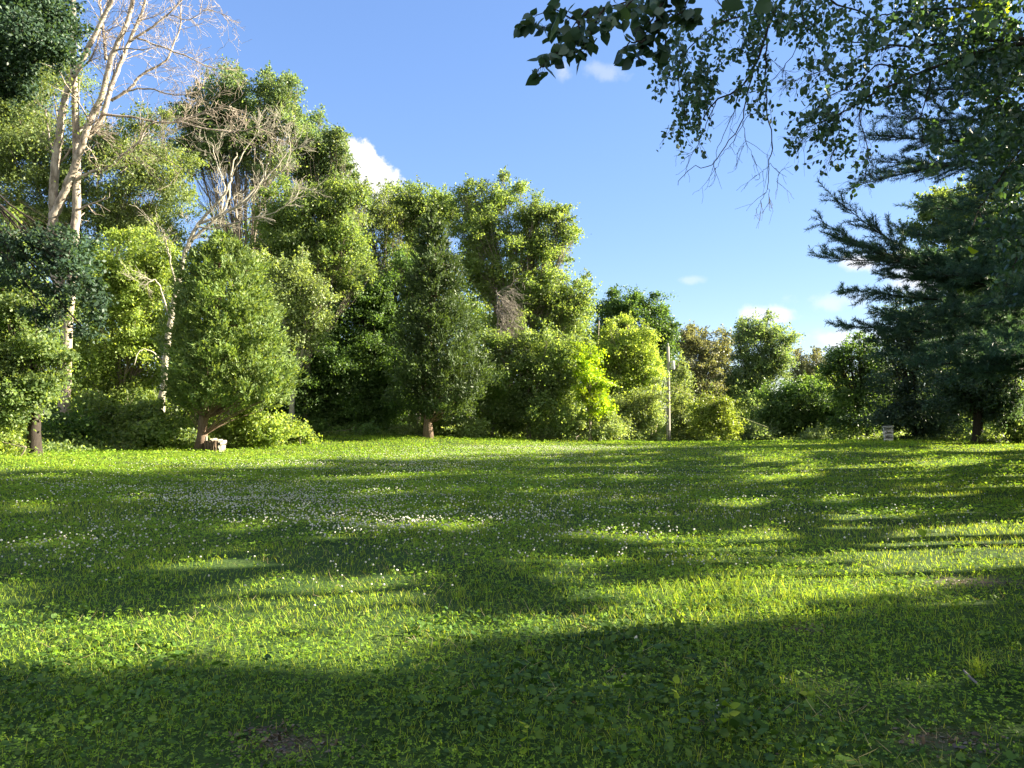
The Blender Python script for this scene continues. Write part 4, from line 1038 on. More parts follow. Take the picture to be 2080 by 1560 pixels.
def corner_tree():
    rng = np.random.default_rng(93); D = 11.3
    B = np.array([12.6, 11.6, gz1(12.6, 11.6)])
    root = thing('birch_tree', 'overhanging tree of toothed dark leaves filling the top right corner in front of the pine', 'tree', B)
    tg = Geo(); lg = Geo(); yg = Geo()
    fork = B + np.array([-.4, -.2, 5.0])
    tg.tube(wob(B - [0, 0, .1], fork, 9, .03, rng), np.linspace(.24, .16, 9), 10)
    limb = [([(2300, 100), (2150, 80), (2010, 82), (1900, 92), (1830, 94), (1760, 90), (1700, 75)], .035, .006, .2), ([(2250, 140), (2100, 90), (1990, 105), (1900, 135), (1830, 165), (1760, 200), (1700, 235), (1640, 260)], .035, .006, -.3),
            ([(1830, 94), (1770, 105), (1720, 130), (1650, 150), (1605, 165)], .01, .003, .2), ([(1860, 150), (1790, 130), (1740, 170), (1680, 200), (1650, 240), (1615, 300)], .012, .003, -.2),
            ([(1760, 200), (1745, 240), (1760, 290), (1762, 340), (1745, 365)], .01, .002, 0), ([(1900, 135), (1880, 200), (1870, 260), (1890, 320)], .012, .003, .2), ([(2300, -60), (2150, -20), (2000, 10), (1880, 20), (1800, 30), (1750, 50)], .03, .005, .3),
            ([(2200, 200), (2120, 250), (2060, 320), (2020, 380), (1990, 420)], .02, .004, 0), ([(2100, 90), (2050, 160), (2010, 220), (1970, 300)], .015, .003, .2), ([(2300, -150), (2100, -100), (1950, -60), (1820, -20)], .02, .006, 0), ([(1700, 235), (1660, 262), (1625, 288)], .005, .002, 0), ([(1740, 170), (1710, 230), (1700, 290), (1685, 325)], .006, .002, 0),
            ([(2250, 320), (2150, 420), (2070, 520), (2040, 590)], .02, .004, 0)]
    for pts, r0, r1, dep in limb:
        P = px_path(pts, D, rng, dep, .01)
        if pts[0][0] >= 2200: tg.tube(wob(fork, P[0], 8, .05, rng, sag=.03), np.linspace(.09, r0, 8), 7, cap=False)
        tg.tube(P, np.linspace(r0, r1, len(P)), 6, cap=False)
        for k in range(len(P) * 2):
            i = rng.integers(2, len(P) - 1)
            twigs(tg, P[i], unit(P[i + 1] - P[i]) + rng.normal(size=3) * .5 + np.array([0, 0, -.2]), rng.uniform(.15, .45), .004, 1, rng, -.03, .7, (1, 3), .0016)
    for (p, q, rx, ry, n) in [(1700, 60, 40, 36, 110), (1690, 110, 40, 30, 110), (1640, 105, 20, 26, 30), (1640, 165, 36, 14, 50), (1605, 165, 12, 6, 10), (1715, 150, 30, 24, 70), (1680, 205, 36, 34, 160), (1650, 230, 30, 34, 120), (1620, 270, 20, 24, 50), (1610, 300, 12, 10, 12), (1690, 260, 40, 36, 190), (1710, 300, 24, 26, 70), (1680, 320, 14, 16, 16),
                              (1745, 170, 36, 40, 150), (1770, 80, 40, 34, 90), (1770, 130, 30, 20, 40), (1790, 190, 40, 30, 110), (1820, 50, 50, 40, 180), (1850, 110, 50, 30, 140), (1850, 180, 50, 40, 130), (1830, 160, 30, 30, 90), (1755, 320, 12, 22, 40), (1745, 360, 8, 14, 16), (1770, 310, 8, 14, 12), (1820, 200, 36, 18, 40),
                              (1900, 40, 60, 50, 340), (1960, 90, 60, 50, 330), (2020, 40, 60, 60, 420), (2060, 120, 60, 60, 420), (1930, 150, 50, 36, 170), (1990, 190, 50, 50, 220), (2050, 220, 50, 60, 320), (1895, 250, 22, 40, 90), (1905, 320, 16, 26, 50), (1960, 270, 36, 36, 90), (2050, 310, 50, 50, 240), (2070, 400, 40, 60, 240), (2020, 380, 26, 36, 70), (1980, 430, 20, 20, 24), (2060, 500, 36, 50, 140), (2040, 580, 24, 30, 40),
                              (2130, 60, 90, 90, 500), (2150, 250, 90, 120, 600), (2150, 480, 90, 120, 500), (1960, 0, 120, 40, 340), (1840, 0, 60, 30, 140), (2120, -120, 200, 100, 900)]:
        nt = max(2, n // 9)
        for k in range(nt):
            c = at(p + rng.normal() * rx * .55, q + rng.normal() * ry * .55, D + rng.normal() * .45)
            e = c + np.array([-rng.uniform(.0, .2), rng.normal() * .14, -rng.uniform(.02, .2)])
            P = wob(c, e, 5, .08, rng)
            tg.tube(P, np.linspace(.003, .0014, 5), 3, cap=False)
            leaf_cluster(lg, tg, P, .045, max(2, int((1.6 if p > 1880 else .98) * n // nt)), .096, rng, OVATE, .55)
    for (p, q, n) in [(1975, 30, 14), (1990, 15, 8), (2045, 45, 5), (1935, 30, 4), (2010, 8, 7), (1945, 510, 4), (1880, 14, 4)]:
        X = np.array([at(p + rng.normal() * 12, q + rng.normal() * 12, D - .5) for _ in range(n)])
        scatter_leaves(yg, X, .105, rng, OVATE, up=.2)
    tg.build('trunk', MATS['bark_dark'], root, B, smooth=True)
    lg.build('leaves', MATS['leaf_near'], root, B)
    y = yg.build('sun_tinted_leaves', MATS['leaf_sun_tint'], root, B)
    y['label'] = 'leaves tinted yellow green for the sun shining through them'
corner_tree()

# ------------------------------------------------------------------ row of trees outside the right edge of the photograph; they shade the lawn
def shade_trees():
    rng = np.random.default_rng(101)
    spots = [(15.5, 3.0, 13), (18.0, 7.0, 15), (17.0, 11.5, 16), (19.5, 15.5, 17), (20.5, 20, 17), (23, 25, 17), (27.5, 30, 16), (31, 36, 14), (13.5, -1.5, 12), (24.5, 17, 18), (35, 43, 12), (22.5, 11, 17), (33, 30, 17)]
    for k, (x, y, H) in enumerate(spots):
        lobes = []
        m = y if y > 1 else 1
        B = np.array([x, y, gz1(x, y)])
        root = thing('row_tree', 'leafy tree in the row off the right side of the lawn, outside the photo', 'tree', B, 'trees in a row outside the right edge of the photo')
        tg = Geo(); lg = Geo()
        T = wob(B - [0, 0, .1], B + np.array([0, 0, H * .85]), 10, .03, rng)
        tg.tube(T, np.linspace(.24, .05, 10), 8)
        for j in range(int(11 * H)):
            h = rng.uniform(.06, 1) * H; R = 3.3 * math.sqrt(max(.05, 1 - ((h / H - .45) / .6) ** 2))
            a = rng.uniform(0, 2 * math.pi); r = R * math.sqrt(rng.uniform(.1, 1))
            c = B + np.array([math.cos(a) * r, math.sin(a) * r, h])
            i = int(np.clip(h / H * 8, 1, 9))
            n = 200
            X = c + rng.normal(size=(n, 3)) * np.array([.55, .55, .42])
            X = X[(~blocks_light(X, rng)) & (X[:, 2] > B[2] + .1)]
            lim = wob(T[i], c, 9, .1, rng)
            if len(X) > 60 and not blocks_light(lim, rng).any(): tg.tube(lim, np.linspace(.03, .008, 9), 4, cap=False)
            scatter_leaves(lg, X, .23, rng)
        tg.build('trunk', MATS['bark_grey'], root, B, smooth=True)
        lg.build('crown', MATS['leaf_mid'], root, B)
shade_trees()

# ------------------------------------------------------------------ woodland behind and undergrowth (uncountable)
def woodland():
    rng = np.random.default_rng(111)
    lg = Geo(); tg = Geo()
    def mass(px0, px1, D0, D1, top, n, leaf, per=150):
        for k in range(n):
            D = rng.uniform(D0, D1); p = rng.uniform(px0, px1)
            b = base_at(p, D)
            tp = at(p, np.interp(p, *top), D)[2]
            h = b[2] + (tp - b[2]) * (rng.uniform(.03, 1.0) if k % 3 else rng.uniform(.0, .3))
            c = np.array([b[0], D, h])
            X = c + rng.normal(size=(per, 3)) * np.array([.6, .6, .42])
            X = X[X[:, 2] > b[2]]
            scatter_leaves(lg, X, leaf, rng)
        for k in range(n // 25):
            D = rng.uniform(D0, D1); p = rng.uniform(px0, px1); b = base_at(p, D)
            tp = at(p, np.interp(p, *top), D)[2]
            tg.tube(wob(b, [b[0] + rng.normal() * .4, D, tp - .4], 6, .04, rng), np.linspace(.13, .04, 6), 6)
    mass(-500, 480, 41, 54, ([-500, 0, 300, 480], [300, 480, 520, 560]), 640, .22)
    mass(400, 1240, 56, 66, ([400, 520, 700, 800, 900, 1200, 1240], [450, 430, 560, 640, 500, 640, 700]), 640, .26)
    mass(1150, 1800, 74, 90, ([1150, 1200, 1350, 1480, 1600, 1700, 1800], [720, 720, 750, 790, 820, 800, 770]), 640, .30)
    mass(1740, 2700, 50, 64, ([1740, 1800, 1900, 2100, 2700], [790, 740, 700, 690, 740]), 520, .24)
    o = lg.build('woodland', MATS['leaf_mid']); tag(o, 'dense mixed wood behind the individual trees round the lawn', 'woodland', kind='stuff')
    o = tg.build('woodland_trunks', MATS['bark_grey'], smooth=True); tag(o, 'thin trunks deep inside the wood', 'woodland', kind='stuff')
    lg = Geo()
    edge = ([-400, 0, 300, 640, 870, 1090, 1360, 1500, 1800, 2080, 2600], [22, 27, 34, 43, 45, 49.5, 57, 56, 45, 38, 33])
    n = 2300
    for k in range(n):
        p = rng.uniform(-400, 2500); D = np.interp(p, *edge) + abs(rng.normal()) * 3.0 - 1.2 * rng.random() ** 3
        if 420 < p < 900 and rng.random() < .4: continue
        b = base_at(p, D)
        hgt = rng.uniform(.12, .5) * (2.2 if rng.random() < .12 else 1) * (1.3 if D - np.interp(p, *edge) > 1.5 else .8)
        X = b + rng.normal(size=(70, 3)) * np.array([.5, .5, .0]) ; X[:, 2] = b[2] + rng.random(70) * hgt
        scatter_leaves(lg, X, .15, rng)
    o = lg.build('undergrowth', MATS['leaf_mid']); tag(o, 'low leafy undergrowth along the foot of the trees', 'undergrowth', kind='stuff')
woodland()

# ------------------------------------------------------------------ lawn
def sample_lawn(n, rng, d0, d1, k, margin=2.5):
    """points on the lawn, denser near the viewer"""
    u = rng.random(n)
    e = 2 - k
    D = (d0 ** e + u * (d1 ** e - d0 ** e)) ** (1 / e)
    x = rng.uniform(-1, 1, n) * (D * .70 + margin)
    return x, D

def gzn(x, y):
    return gz(x, y) + ((vnoise(x, y, .9) - .5) * .05 + (vnoise(x, y, 2.3) - .5) * .03)

def lawn():
    rng = np.random.default_rng(121)
    # clover: three leaflets on a stalk
    tri = []; fa = []
    for k in range(3):
        a = k * 2 * math.pi / 3; c, s = math.cos(a), math.sin(a)
        pts = [(0, 0.02, 0), (.40, .45, .06), (.28, .92, .02), (0, .86, -.02), (-.28, .92, .02), (-.40, .45, .06)]
        o = len(tri)
        tri += [(x * c - y * s, x * s + y * c, z) for x, y, z in pts]
        fa.append((o, o + 1, o + 2, o + 3, o + 4, o + 5))
    CL = (np.array(tri) * .62, fa)
    n = 330000
    x, y = sample_lawn(n, rng, 2.3, 62, 1.42)
    cl = vnoise(x, y, .45) * .6 + vnoise(x, y, 1.3) * .4
    keep = (rng.random(n) < np.clip((cl - .28) * 3.2, .12, 1)) & (bareness(x, y) < rng.uniform(.2, .8, n))
    x, y = x[keep], y[keep]; n = len(x)
    sc = (y / 4) ** .48
    h = rng.uniform(.02, .075, n) * (1 + .35 * (sc - 1)) * (.7 + .6 * vnoise(x, y, .8))
    P = np.stack([x, y, gzn(x, y) + h], 1)
    Nn = rng.normal(size=(n, 3)) * .42 + np.array([0, 0, 1.0])
    U = rng.normal(size=(n, 3)); U[:, 2] *= .2
    M = frames(U, Nn) * (.021 * sc * rng.uniform(.6, 1.3, n))[:, None, None]
    near = y < 13
    g = Geo(); g.inst(*CL, M[near], P[near])
    f = ~near; g.inst(*Q_LEAF, M[f] * 1.55, P[f])
    o = g.build('clover', MATS['lawn_clover']); tag(o, 'white clover leaves covering the lawn', 'clover', kind='stuff')
    # ground ivy and violets in the shady foreground
    RND = ([(0, 0, -.03), (.34, -.10, .05), (.55, .25, .10), (.42, .68, .06), (0, .92, .02), (-.42, .68, .06), (-.55, .25, .10), (-.34, -.10, .05), (0, .35, -.02)],
           [(0, 1, 2, 8), (2, 3, 4, 8), (4, 5, 6, 8), (6, 7, 0, 8)])
    n = 78000
    x, y = sample_lawn(n, rng, 2.3, 9.5, 1.0)
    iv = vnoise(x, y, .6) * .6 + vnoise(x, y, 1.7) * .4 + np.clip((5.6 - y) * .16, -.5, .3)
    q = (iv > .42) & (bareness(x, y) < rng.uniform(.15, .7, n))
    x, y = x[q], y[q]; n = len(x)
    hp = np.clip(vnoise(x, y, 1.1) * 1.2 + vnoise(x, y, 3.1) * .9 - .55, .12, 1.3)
    P = np.stack([x, y, gzn(x, y) + rng.uniform(.005, .15, n) * hp], 1)
    Nn = rng.normal(size=(n, 3)) * .65 + np.array([0, -.1, 1.0]); U = rng.normal(size=(n, 3)); U[:, 2] *= .3
    sz = np.clip(rng.lognormal(math.log(.018), .48, n), .007, .05) * (.65 + .75 * vnoise(x, y, .9))
    M = frames(U, Nn) * sz[:, None, None]
    pick = rng.random(n); pt = vnoise(x, y, .7)
    a = pick < pt * .9; b = ~a & (pick < .82)
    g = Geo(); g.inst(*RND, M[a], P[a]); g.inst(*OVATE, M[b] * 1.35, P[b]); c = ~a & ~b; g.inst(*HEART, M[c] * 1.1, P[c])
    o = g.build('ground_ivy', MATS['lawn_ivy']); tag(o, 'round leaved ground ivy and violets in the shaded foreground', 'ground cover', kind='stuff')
    # grass blades
    BL = ([(.5, 0, 0), (.42, .45, .06), (.26, .8, .22), (0, 1.0, .42), (-.26, .8, .22), (-.42, .45, .06), (-.5, 0, 0)], [(0, 1, 5, 6), (1, 2, 4, 5), (2, 3, 4)])
    B1 = ([(.5, 0, 0), (.30, .6, .1), (0, 1.0, .38), (-.30, .6, .1), (-.5, 0, 0)], [(0, 1, 2, 3, 4)])
    n = 430000
    x, y = sample_lawn(n, rng, 2.3, 64, 1.30)
    gr = vnoise(x, y, .35) * .5 + vnoise(x, y, 1.0) * .3 + vnoise(x, y, 2.9) * .2
    keep = (rng.random(n) < np.clip((gr - .25) * 3 + np.clip((y - 6) * .06, -.25, .6), .06, 1)) & (bareness(x, y) < rng.uniform(.3, .9, n))
    x, y, gr = x[keep], y[keep], gr[keep]; n = len(x)
    sc = (y / 4) ** .5
    tall = np.clip((vnoise(x, y, .55) - .5) * 3, 0, 1) + 1.2 * (np.hypot((x - 2.2) / 1.3, (y - 6.9) / .7) < 1)
    hgt = (.034 + .034 * rng.random(n) ** 1.5 + .05 * tall * rng.random(n)) * (1 + .14 * (sc - 1))
    wd = .0036 * rng.uniform(.7, 1.5, n) * sc ** 1.35
    an = rng.uniform(0, 2 * math.pi, n); ln = np.abs(rng.normal(size=n)) * .45
    U = unit(np.stack([np.cos(an) * ln, np.sin(an) * ln, np.ones(n)], 1))
    Nn = np.stack([np.cos(an), np.sin(an), rng.normal(size=n) * .2], 1)
    Fm = frames(U, Nn)
    M = np.stack([Fm[:, :, 0] * wd[:, None], Fm[:, :, 1] * hgt[:, None], Fm[:, :, 2] * hgt[:, None]], -1)
    P = np.stack([x, y, gzn(x, y) - .005], 1)
    g = Geo(); near = y < 9
    g.inst(*BL, M[near], P[near]); g.inst(*B1, M[~near], P[~near])
    o = g.build('grass', MATS['lawn_grass']); tag(o, 'green grass blades of the lawn', 'grass', kind='stuff')
    # crumbs of soil, dead leaf scraps and bits of twig on the bare ground and between the leaves
    n = 9000
    x, y = sample_lawn(n, rng, 2.3, 11, .8); k = (bareness(x, y) > .25) | (rng.random(n) < .25); x, y = x[k], y[k]
    bx = np.concatenate([rng.normal(cx, rx, 500) for (cx, cy, rx, ry) in _bare[:5]]); by = np.concatenate([rng.normal(cy, ry, 500) for (cx, cy, rx, ry) in _bare[:5]])
    x = np.concatenate([x, bx]); y = np.concatenate([y, by]); n = len(x)
    g = Geo(); P = np.stack([x, y, gzn(x, y) + rng.uniform(.002, .012, n)], 1)
    M = frames(rng.normal(size=(n, 3)) * [1, 1, .3], rng.normal(size=(n, 3)) * .6 + [0, 0, 1]) * (np.clip(rng.lognormal(math.log(.012), .6, n), .004, .05))[:, None, None]
    g.inst(*OVATE, M, P)
    o = g.build('leaf_litter', MATS['straw_dark']); tag(o, 'crumbs and dead leaf scraps on the soil between the lawn plants', 'leaf litter', kind='stuff')
    # dry blades
    n = 6500
    x, y = sample_lawn(n, rng, 2.3, 14, .9)
    k = (vnoise(x, y, .8) > .45); x, y = x[k], y[k]; n = len(x)
    an = rng.uniform(0, 2 * math.pi, n); ln = rng.uniform(.6, 3, n)
    U = unit(np.stack([np.cos(an) * ln, np.sin(an) * ln, np.ones(n)], 1)); Nn = rng.normal(size=(n, 3)) + [0, 0, 1]
    Fm = frames(U, Nn); hg = rng.uniform(.05, .13, n)
    M = np.stack([Fm[:, :, 0] * .003, Fm[:, :, 1] * hg[:, None], Fm[:, :, 2] * hg[:, None] * .4], -1)
    g = Geo(); g.inst(*BL, M, np.stack([x, y, gzn(x, y) + .02], 1))
    o = g.build('dry_grass', MATS['straw']); tag(o, 'scattered dry straw coloured grass blades', 'grass', kind='stuff')
    # white clover blossoms
    ico = []; fi = []
    rings = [(0, .0), (.62, .25), (1.0, .75), (.85, 1.3), (.4, 1.65)]
    for (r, z) in rings:
        for k in range(6):
            a = k * math.pi / 3 + z; ico.append((r * math.cos(a), r * math.sin(a), z))
    for i in range(len(rings) - 1):
        for k in range(6): fi.append((i * 6 + k, i * 6 + (k + 1) % 6, i * 6 + 6 + (k + 1) % 6, i * 6 + 6 + k))
    fi.append(tuple(range(24, 30)))
    pts = []
    for (cx, cy, rx, ry, n) in [(620, 1020, 340, 44, 1500), (1040, 1010, 1000, 90, 1300), (640, 985, 720, 80, 1700), (450, 1000, 240, 30, 900), (760, 1062, 220, 22, 420), (250, 1090, 260, 60, 230), (1000, 925, 330, 16, 2600), (1150, 910, 280, 7, 2600), (800, 945, 300, 16, 1500), (1060, 1045, 110, 20, 120), (1240, 1090, 160, 22, 130),
                                 (1500, 1000, 450, 60, 340), (1750, 950, 250, 26, 160), (1600, 925, 300, 10, 240), (700, 1170, 260, 70, 40), (850, 1100, 300, 50, 130), (1250, 1030, 250, 40, 170), (120, 1130, 160, 50, 80), (1400, 1140, 160, 25, 40), (500, 945, 300, 16, 420), (1300, 960, 250, 20, 300), (150, 985, 160, 18, 160), (1900, 1030, 200, 60, 60), (1200, 1130, 200, 30, 30)]:
        a = np.stack([cx + rng.normal(size=n) * rx * .5, cy + rng.normal(size=n) * ry * .5], 1)
        pts.append(a)
    A = np.concatenate(pts); A = A[(A[:, 1] > 900) & (rng.random(len(A)) < .95)]
    # walk every line of sight down to the ground
    d = np.array([ray(a, b) for a, b in A]); d = d / d[:, 1:2]
    Dg = np.full(len(A), np.nan)
    for D in np.arange(3, 58, .1):
        q = CAM + d * D
        hit = np.isnan(Dg) & (q[:, 2] < gz(q[:, 0], q[:, 1]) + .07)
        Dg[hit] = D
    ok = ~np.isnan(Dg); P = (CAM + d * Dg[:, None])[ok]
    P[:, :2] += rng.normal(size=(len(P), 2)) * .05
    P[:, 2] = gzn(P[:, 0], P[:, 1])
    o_ = np.argsort(P[:, 1]); P = P[o_]
    def blossom(g, P, H, s):
        n = len(P)
        Nn = unit(rng.normal(size=(n, 3)) * .15 + np.array([0, 0, 1.0])); U = rng.normal(size=(n, 3))
        Fm = frames(U - Nn * (U * Nn).sum(1, keepdims=True), Nn)
        g.inst(ico, fi, Fm * s[:, None, None], P + np.array([0, 0, 1.0]) * H[:, None])
    near = P[:280]; far = P[280:]
    gs = Geo(); gs.tube(np.array([[0, 0, 0], [.006, 0, .05], [.0, .004, .102]]), [.0016, .0014, .0012], 4)
    gh = Geo(); blossom(gh, np.zeros((1, 3)), np.array([.098]), np.array([.0108]))
    proto = None
    lab = 'small white clover blossom standing up among the lawn leaves'
    for i in range(len(near)):
        if proto is None:
            r = thing('clover_blossom', lab, 'flower', near[0], 'white clover blossoms in the lawn')
            st = gs.build('stem', MATS['lawn_clover'], r); hd = gh.build('flower_head', MATS['petal'], r)
            proto = (r, st, hd)
        else:
            r = proto[0].copy(); COL.objects.link(r); r.location = near[i]
            for c in proto[1:]:
                cc = c.copy(); COL.objects.link(cc); cc.parent = r
        r.rotation_euler = (rng.normal() * .15, rng.normal() * .15, rng.uniform(0, 6.28))
        s = rng.uniform(.75, 1.15); r.scale = (s, s, s)
    g = Geo(); n = len(far)
    blossom(g, far, rng.uniform(.06, .13, n), .0112 * rng.uniform(.6, 1.4, n))
    o = g.build('clover_blossoms', MATS['petal']); tag(o, 'drifts of white clover blossoms across the middle of the lawn', 'flowers', kind='stuff')
lawn()

# ------------------------------------------------------------------ utility pole, wires
def pole():
    D = 55.0; B = base_at(1357, D)
    root = thing('utility_pole', 'weathered grey wooden utility pole at the far lawn edge with a transformer near its top', 'utility pole', B)
    top = at(1357, 704, D)
    g = Geo(); P = np.stack([np.linspace(B[0], top[0], 8), np.full(8, D), np.linspace(B[2] - .2, top[2], 8)], 1)
    g.tube(P, np.linspace(.155, .105, 8), 18); g.build('pole', MATS['pole_wood'], root, B, smooth=True)
    c = at(1366.5, 742, D - .05)
    g = Geo(); h = .30
    g.tube(np.array([c + [0, 0, -h], c + [0, 0, -h + .03], c + [0, 0, h - .02], c + [0, 0, h], c + [0, 0, h + .02]]), [.135, .15, .15, .145, .11], 20)
    t = g.build('transformer', MATS['galvanized'], root, B, smooth=False)
    g = Geo(); b = c + np.array([.0, 0, h + .02])
    g.tube(np.array([b + [0, 0, z] for z in (0, .04, .05, .09, .10, .14, .15, .20)]), [.035, .035, .06, .03, .055, .03, .045, .02], 10); g.build('bushing', MATS['porcelain'], t, None)
    for z in (-.16, .16):
        g = Geo(); g.box(np.array([(c[0] + B[0]) / 2 - .02, D - .05, c[2] + z]), (.2, .06, .07), 0, .01); g.build('bracket', MATS['galvanized'], root, B)
    g = Geo(); z0 = top[2]
    g.tube(np.array([[top[0], D, z0 + z] for z in (-.01, .06, .07, .13, .14, .2, .26)]), [.02, .02, .06, .035, .055, .03, .02], 10); g.build('insulator', MATS['porcelain'], root, B)
    g = Geo(); x = B[0] - .10
    g.tube(np.array([[x - .02, D - .13, B[2] + z] for z in np.linspace(.0, 4.6, 8)]), .018, 6); g.build('ground_wire', MATS['wire_metal'], root, B)
    g = Geo(); g.box((B[0] - .07, D - .15, B[2] + .55), (.09, .03, .22), 0, .008); g.build('tag_plate', MATS['dark_gap'], root, B)
    for k, (bx, by, tx, ty, lab) in enumerate([(1320, 903, 1330, 846, 'pale guy wire guard, left one of the pair beside the utility pole'), (1324, 903, 1341, 838, 'pale guy wire guard, right one of the pair beside the utility pole')]):
        Dk = D - 2.2 + k * .5
        b = base_at(bx, Dk); e = at(tx, ty, Dk + .3)
        r = thing('guy_wire', lab, 'guy wire', b, 'guy wires of the utility pole')
        g = Geo(); g.tube(np.array([b, b + (e - b) * .5, e]), .035, 8); g.build('guard', MATS['guard_plastic'], r, b, smooth=True)
        att = at(1357, 745 + 14 * k, D) - np.array([.12, 0, 0])
        g = Geo(); g.tube(np.array([e, (e + att) / 2, att]), .010, 5); g.build('wire', MATS['wire_metal'], r, b)
        g = Geo(); g.tube(np.array([b - [0, 0, .1], b + [0, 0, .16]]), [.03, .03], 8); g.build('anchor', MATS['galvanized'], r, b)
    a = at(1359, 782, D - .2); e = at(1560, 868, 50)
    t = np.linspace(0, 1, 16)[:, None]
    P = a + (e - a) * t; P[:, 2] -= .5 * (t * (1 - t))[:, 0]
    g = Geo(); g.tube(P, .022, 6)
    o = g.build('service_cable', MATS['cable_yellow'], None, a, smooth=True); tag(o, 'sunlit thin cable sloping down from the utility pole to the right', 'cable')
pole()

# ------------------------------------------------------------------ beehive
def hive():
    D = 42.0; B = base_at(1803, D)
    m = D / F; w = 16.5 * m; z = B[2] + .03; rot = -.3
    root = thing('beehive', 'weathered white stacked box beehive at the right lawn edge', 'beehive', B)
    def part(name, mat, z0, h, ww, dx=0.0, tilt=0, par=root, dd=1.15):
        g = Geo(); g.box((B[0] + dx, D, z0 + h / 2), (ww, ww * dd, h), rot, .012, tilt=tilt)
        return g.build(name, MATS[mat], par, B)
    part('stand', 'hive_paint', z - .05, .20, w * .92)
    part('bottom_board', 'dark_gap', z + .151, .03, w * .95)
    zz = z + .183
    for k, (hh, dx) in enumerate([(.19, 0), (.19, -.008), (.19, -.018)]):
        b = part('hive_body', 'hive_paint', zz, hh, w * (.96 + .03 * k), dx, -.015 * k)
        g = Geo(); fr = np.array([math.sin(rot), -math.cos(rot), 0]) * (w * 1.15 * (.96 + .03 * k) / 2 + .012)
        g.box(np.array([B[0] + dx, D, zz + hh * .72]) + fr, (w * .55, .024, .032), rot, .006)
        g.build('cleat', MATS['hive_paint'], b, B)
        g = Geo(); g.box(np.array([B[0] + dx, D, zz + hh * .60]) + fr * .99, (w * .55, .02, .026), rot)
        g.build('hand_hold', MATS['dark_gap'], b, B)
        zz += hh + .006
    part('lid', 'hive_lid_metal', zz - .03, .085, w * 1.17, -.024, -.04)
    fr = np.array([math.sin(rot), -math.cos(rot), 0]) * (w * .95 * 1.15 / 2 + .006)
    g = Geo(); g.box(np.array([B[0], D, z + .165]) + fr, (w * .7, .014, .022), rot); g.build('entrance', MATS['dark_gap'], root, B)
hive()

# ------------------------------------------------------------------ crate of stone blocks by the cedar
def crate():
    D = 32.6; B = base_at(436, D); m = D / F
    root = thing('wooden_crate', 'low brown wooden crate topped and edged with pale stone blocks beside the cedar trunk', 'crate', B)
    w, h, dp = 27 * m, 23 * m, .6
    x0 = B[0] - 15 * m
    for k in range(5):
        g = Geo(); g.box((x0 + (k + .5) * w / 5, D, B[2] + h / 2 - .03), (w / 5 - .012, dp, h + .02 * math.sin(k * 2.1)), .0, .012); g.build('plank', MATS['crate_wood'], root, B)
    for (dx, dz, sx, sz, dy) in [(w + .09, .14, .17, .3, 0), (w + .11, .39, .21, .19, .02), (w * .55, h + .03, .15, .11, 0), (w * .84, h + .01, .26, .07, .03)]:
        g = Geo(); g.box((x0 + dx, D - .02 + dy, B[2] + dz - .02), (sx, dp * .9, sz), .05, .02); g.build('stone', MATS['limestone'], root, B)
    b = base_at(419, D)
    g = Geo(); g.tube(np.array([b - [0, 0, .1], b + [.02, 0, .3], b + [.03, 0, .62]]), [.055, .055, .05], 8)
    o = g.build('stake', MATS['limestone'], None, b); tag(o, 'short pale stake standing between the cedar trunk and the crate', 'stake')
crate()

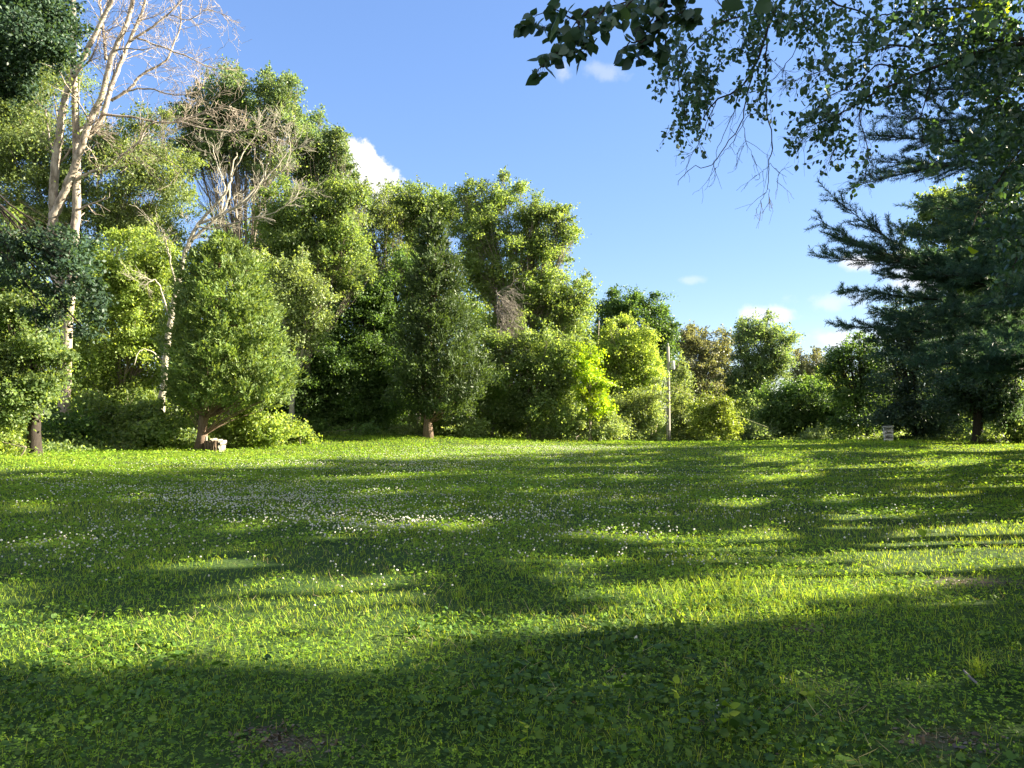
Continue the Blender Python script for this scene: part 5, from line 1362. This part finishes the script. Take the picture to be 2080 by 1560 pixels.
# ------------------------------------------------------------------ small things in the foreground
def foreground():
    rng = np.random.default_rng(141)
    def weed(px, py, h, n, leaf, mat, label, flowers=0):
        b = ground_point(px, py)
        r = thing('weed', label, 'plant', b)
        sg = Geo(); lg = Geo(); P = wob(b, b + np.array([rng.normal() * .02, rng.normal() * .02, h]), 7, .05, rng)
        sg.tube(P, np.linspace(.003, .0015, 7), 5); sg.build('stem', MATS['lawn_grass'], r, b)
        i = rng.integers(1, 7, n)
        U = rng.normal(size=(n, 3)) * np.array([1, 1, .3]) + [0, 0, .35]; Nn = rng.normal(size=(n, 3)) * .5 + [0, 0, 1]
        lg.inst(*OVATE, frames(U, Nn) * (leaf * rng.uniform(.6, 1.2, n))[:, None, None], P[i]); lg.build('leaves', MATS[mat], r, b)
        if flowers:
            fg = Geo(); X = P[-1] + rng.normal(size=(flowers, 3)) * .025
            fg.inst(*Q_LEAF, frames(rng.normal(size=(flowers, 3)), rng.normal(size=(flowers, 3)) + [0, 0, 1]) * .022, X); fg.build('flowers', MATS['petal'], r, b)
    weed(1385, 1480, .22, 12, .06, 'lawn_grass', 'upright pale green weed in the shaded foreground right of centre')
    weed(1480, 1520, .20, 12, .06, 'lawn_grass', 'broad leaved weed at the bottom edge below the upright pale weed')
    weed(1455, 1500, .16, 4, .04, 'lawn_ivy', 'slender weed with tiny white flowers beside the broad leaved weed', 14)
    weed(1640, 1425, .12, 5, .06, 'lawn_grass', 'single young sprout with a folded pale leaf in the right foreground')
    weed(1305, 1330, .10, 6, .05, 'lawn_clover', 'small weed in the middle of the shaded foreground')
    weed(1075, 1545, .16, 9, .05, 'lawn_grass', 'leafy weed at the bottom edge of the lawn just right of centre')
    def tuft(px, py, n, h, label):
        b = ground_point(px, py); g = Geo()
        an = rng.uniform(0, 6.28, n); ln = rng.uniform(.1, .8, n)
        U = unit(np.stack([np.cos(an) * ln, np.sin(an) * ln, np.ones(n)], 1)); Nn = np.stack([np.cos(an), np.sin(an), np.zeros(n)], 1)
        Fm = frames(U, Nn); hg = h * rng.uniform(.5, 1.1, n)
        M = np.stack([Fm[:, :, 0] * .005, Fm[:, :, 1] * hg[:, None], Fm[:, :, 2] * hg[:, None]], -1)
        BL = ([(.5, 0, 0), (.42, .45, .06), (.26, .8, .22), (0, 1.0, .42), (-.26, .8, .22), (-.42, .45, .06), (-.5, 0, 0)], [(0, 1, 5, 6), (1, 2, 4, 5), (2, 3, 4)])
        g.inst(*BL, M, b + rng.normal(size=(n, 3)) * np.array([.03, .03, 0]))
        o = g.build('grass_tuft', MATS['lawn_grass'], None, b); tag(o, label, 'grass tuft')
    tuft(1990, 1372, 60, .17, 'bright grass tuft near the fallen stick at right')
    tuft(1390, 1410, 14, .2, 'thin tall grass tuft behind the upright pale weed')
    tuft(290, 1375, 20, .16, 'grass tuft in the shaded left foreground')
    tuft(1075, 1335, 50, .10, 'short pale grass tuft in the centre of the shade edge')
    tuft(1600, 1262, 40, .14, 'grass tuft on the shade edge right of centre')
    tuft(930, 1215, 40, .16, 'grass tuft standing in the sunlit streak left of centre')
    tuft(1940, 1240, 30, .16, 'grass tuft just below the sunlit patch at right')
    q = ground_point(1958, 1382); e = ground_point(1988, 1408)
    g = Geo(); P = wob(q + [0, 0, .06], e + [0, 0, .05], 7, .05, rng); g.tube(P, [.006, .008, .009, .009, .009, .008, .005], 6)
    o = g.build('stick', MATS['twig'], None, q, smooth=True); tag(o, 'short pale stick lying in the ground cover at lower right', 'stick')
    q = ground_point(1866, 1097)
    g = Geo(); g.inst(*HEART, frames(np.array([[1.0, .2, .3]]), np.array([[-.2, -.8, .7]])) * .14, (q + [0, 0, .09])[None])
    o = g.build('fallen_leaf', MATS['leaf_yellow'], None, q); tag(o, 'single bright yellow leaf lying on the grass at right', 'leaf')
    q = ground_point(1290, 1315)
    g = Geo(); g.inst(*OVATE, frames(np.array([[.4, .2, .8]]), np.array([[.3, -.8, .4]])) * .038, (q + [0, 0, .05])[None])
    o = g.build('pale_leaf', MATS['petal'], None, q); tag(o, 'small pale upturned leaf in the middle foreground', 'leaf')
foreground()
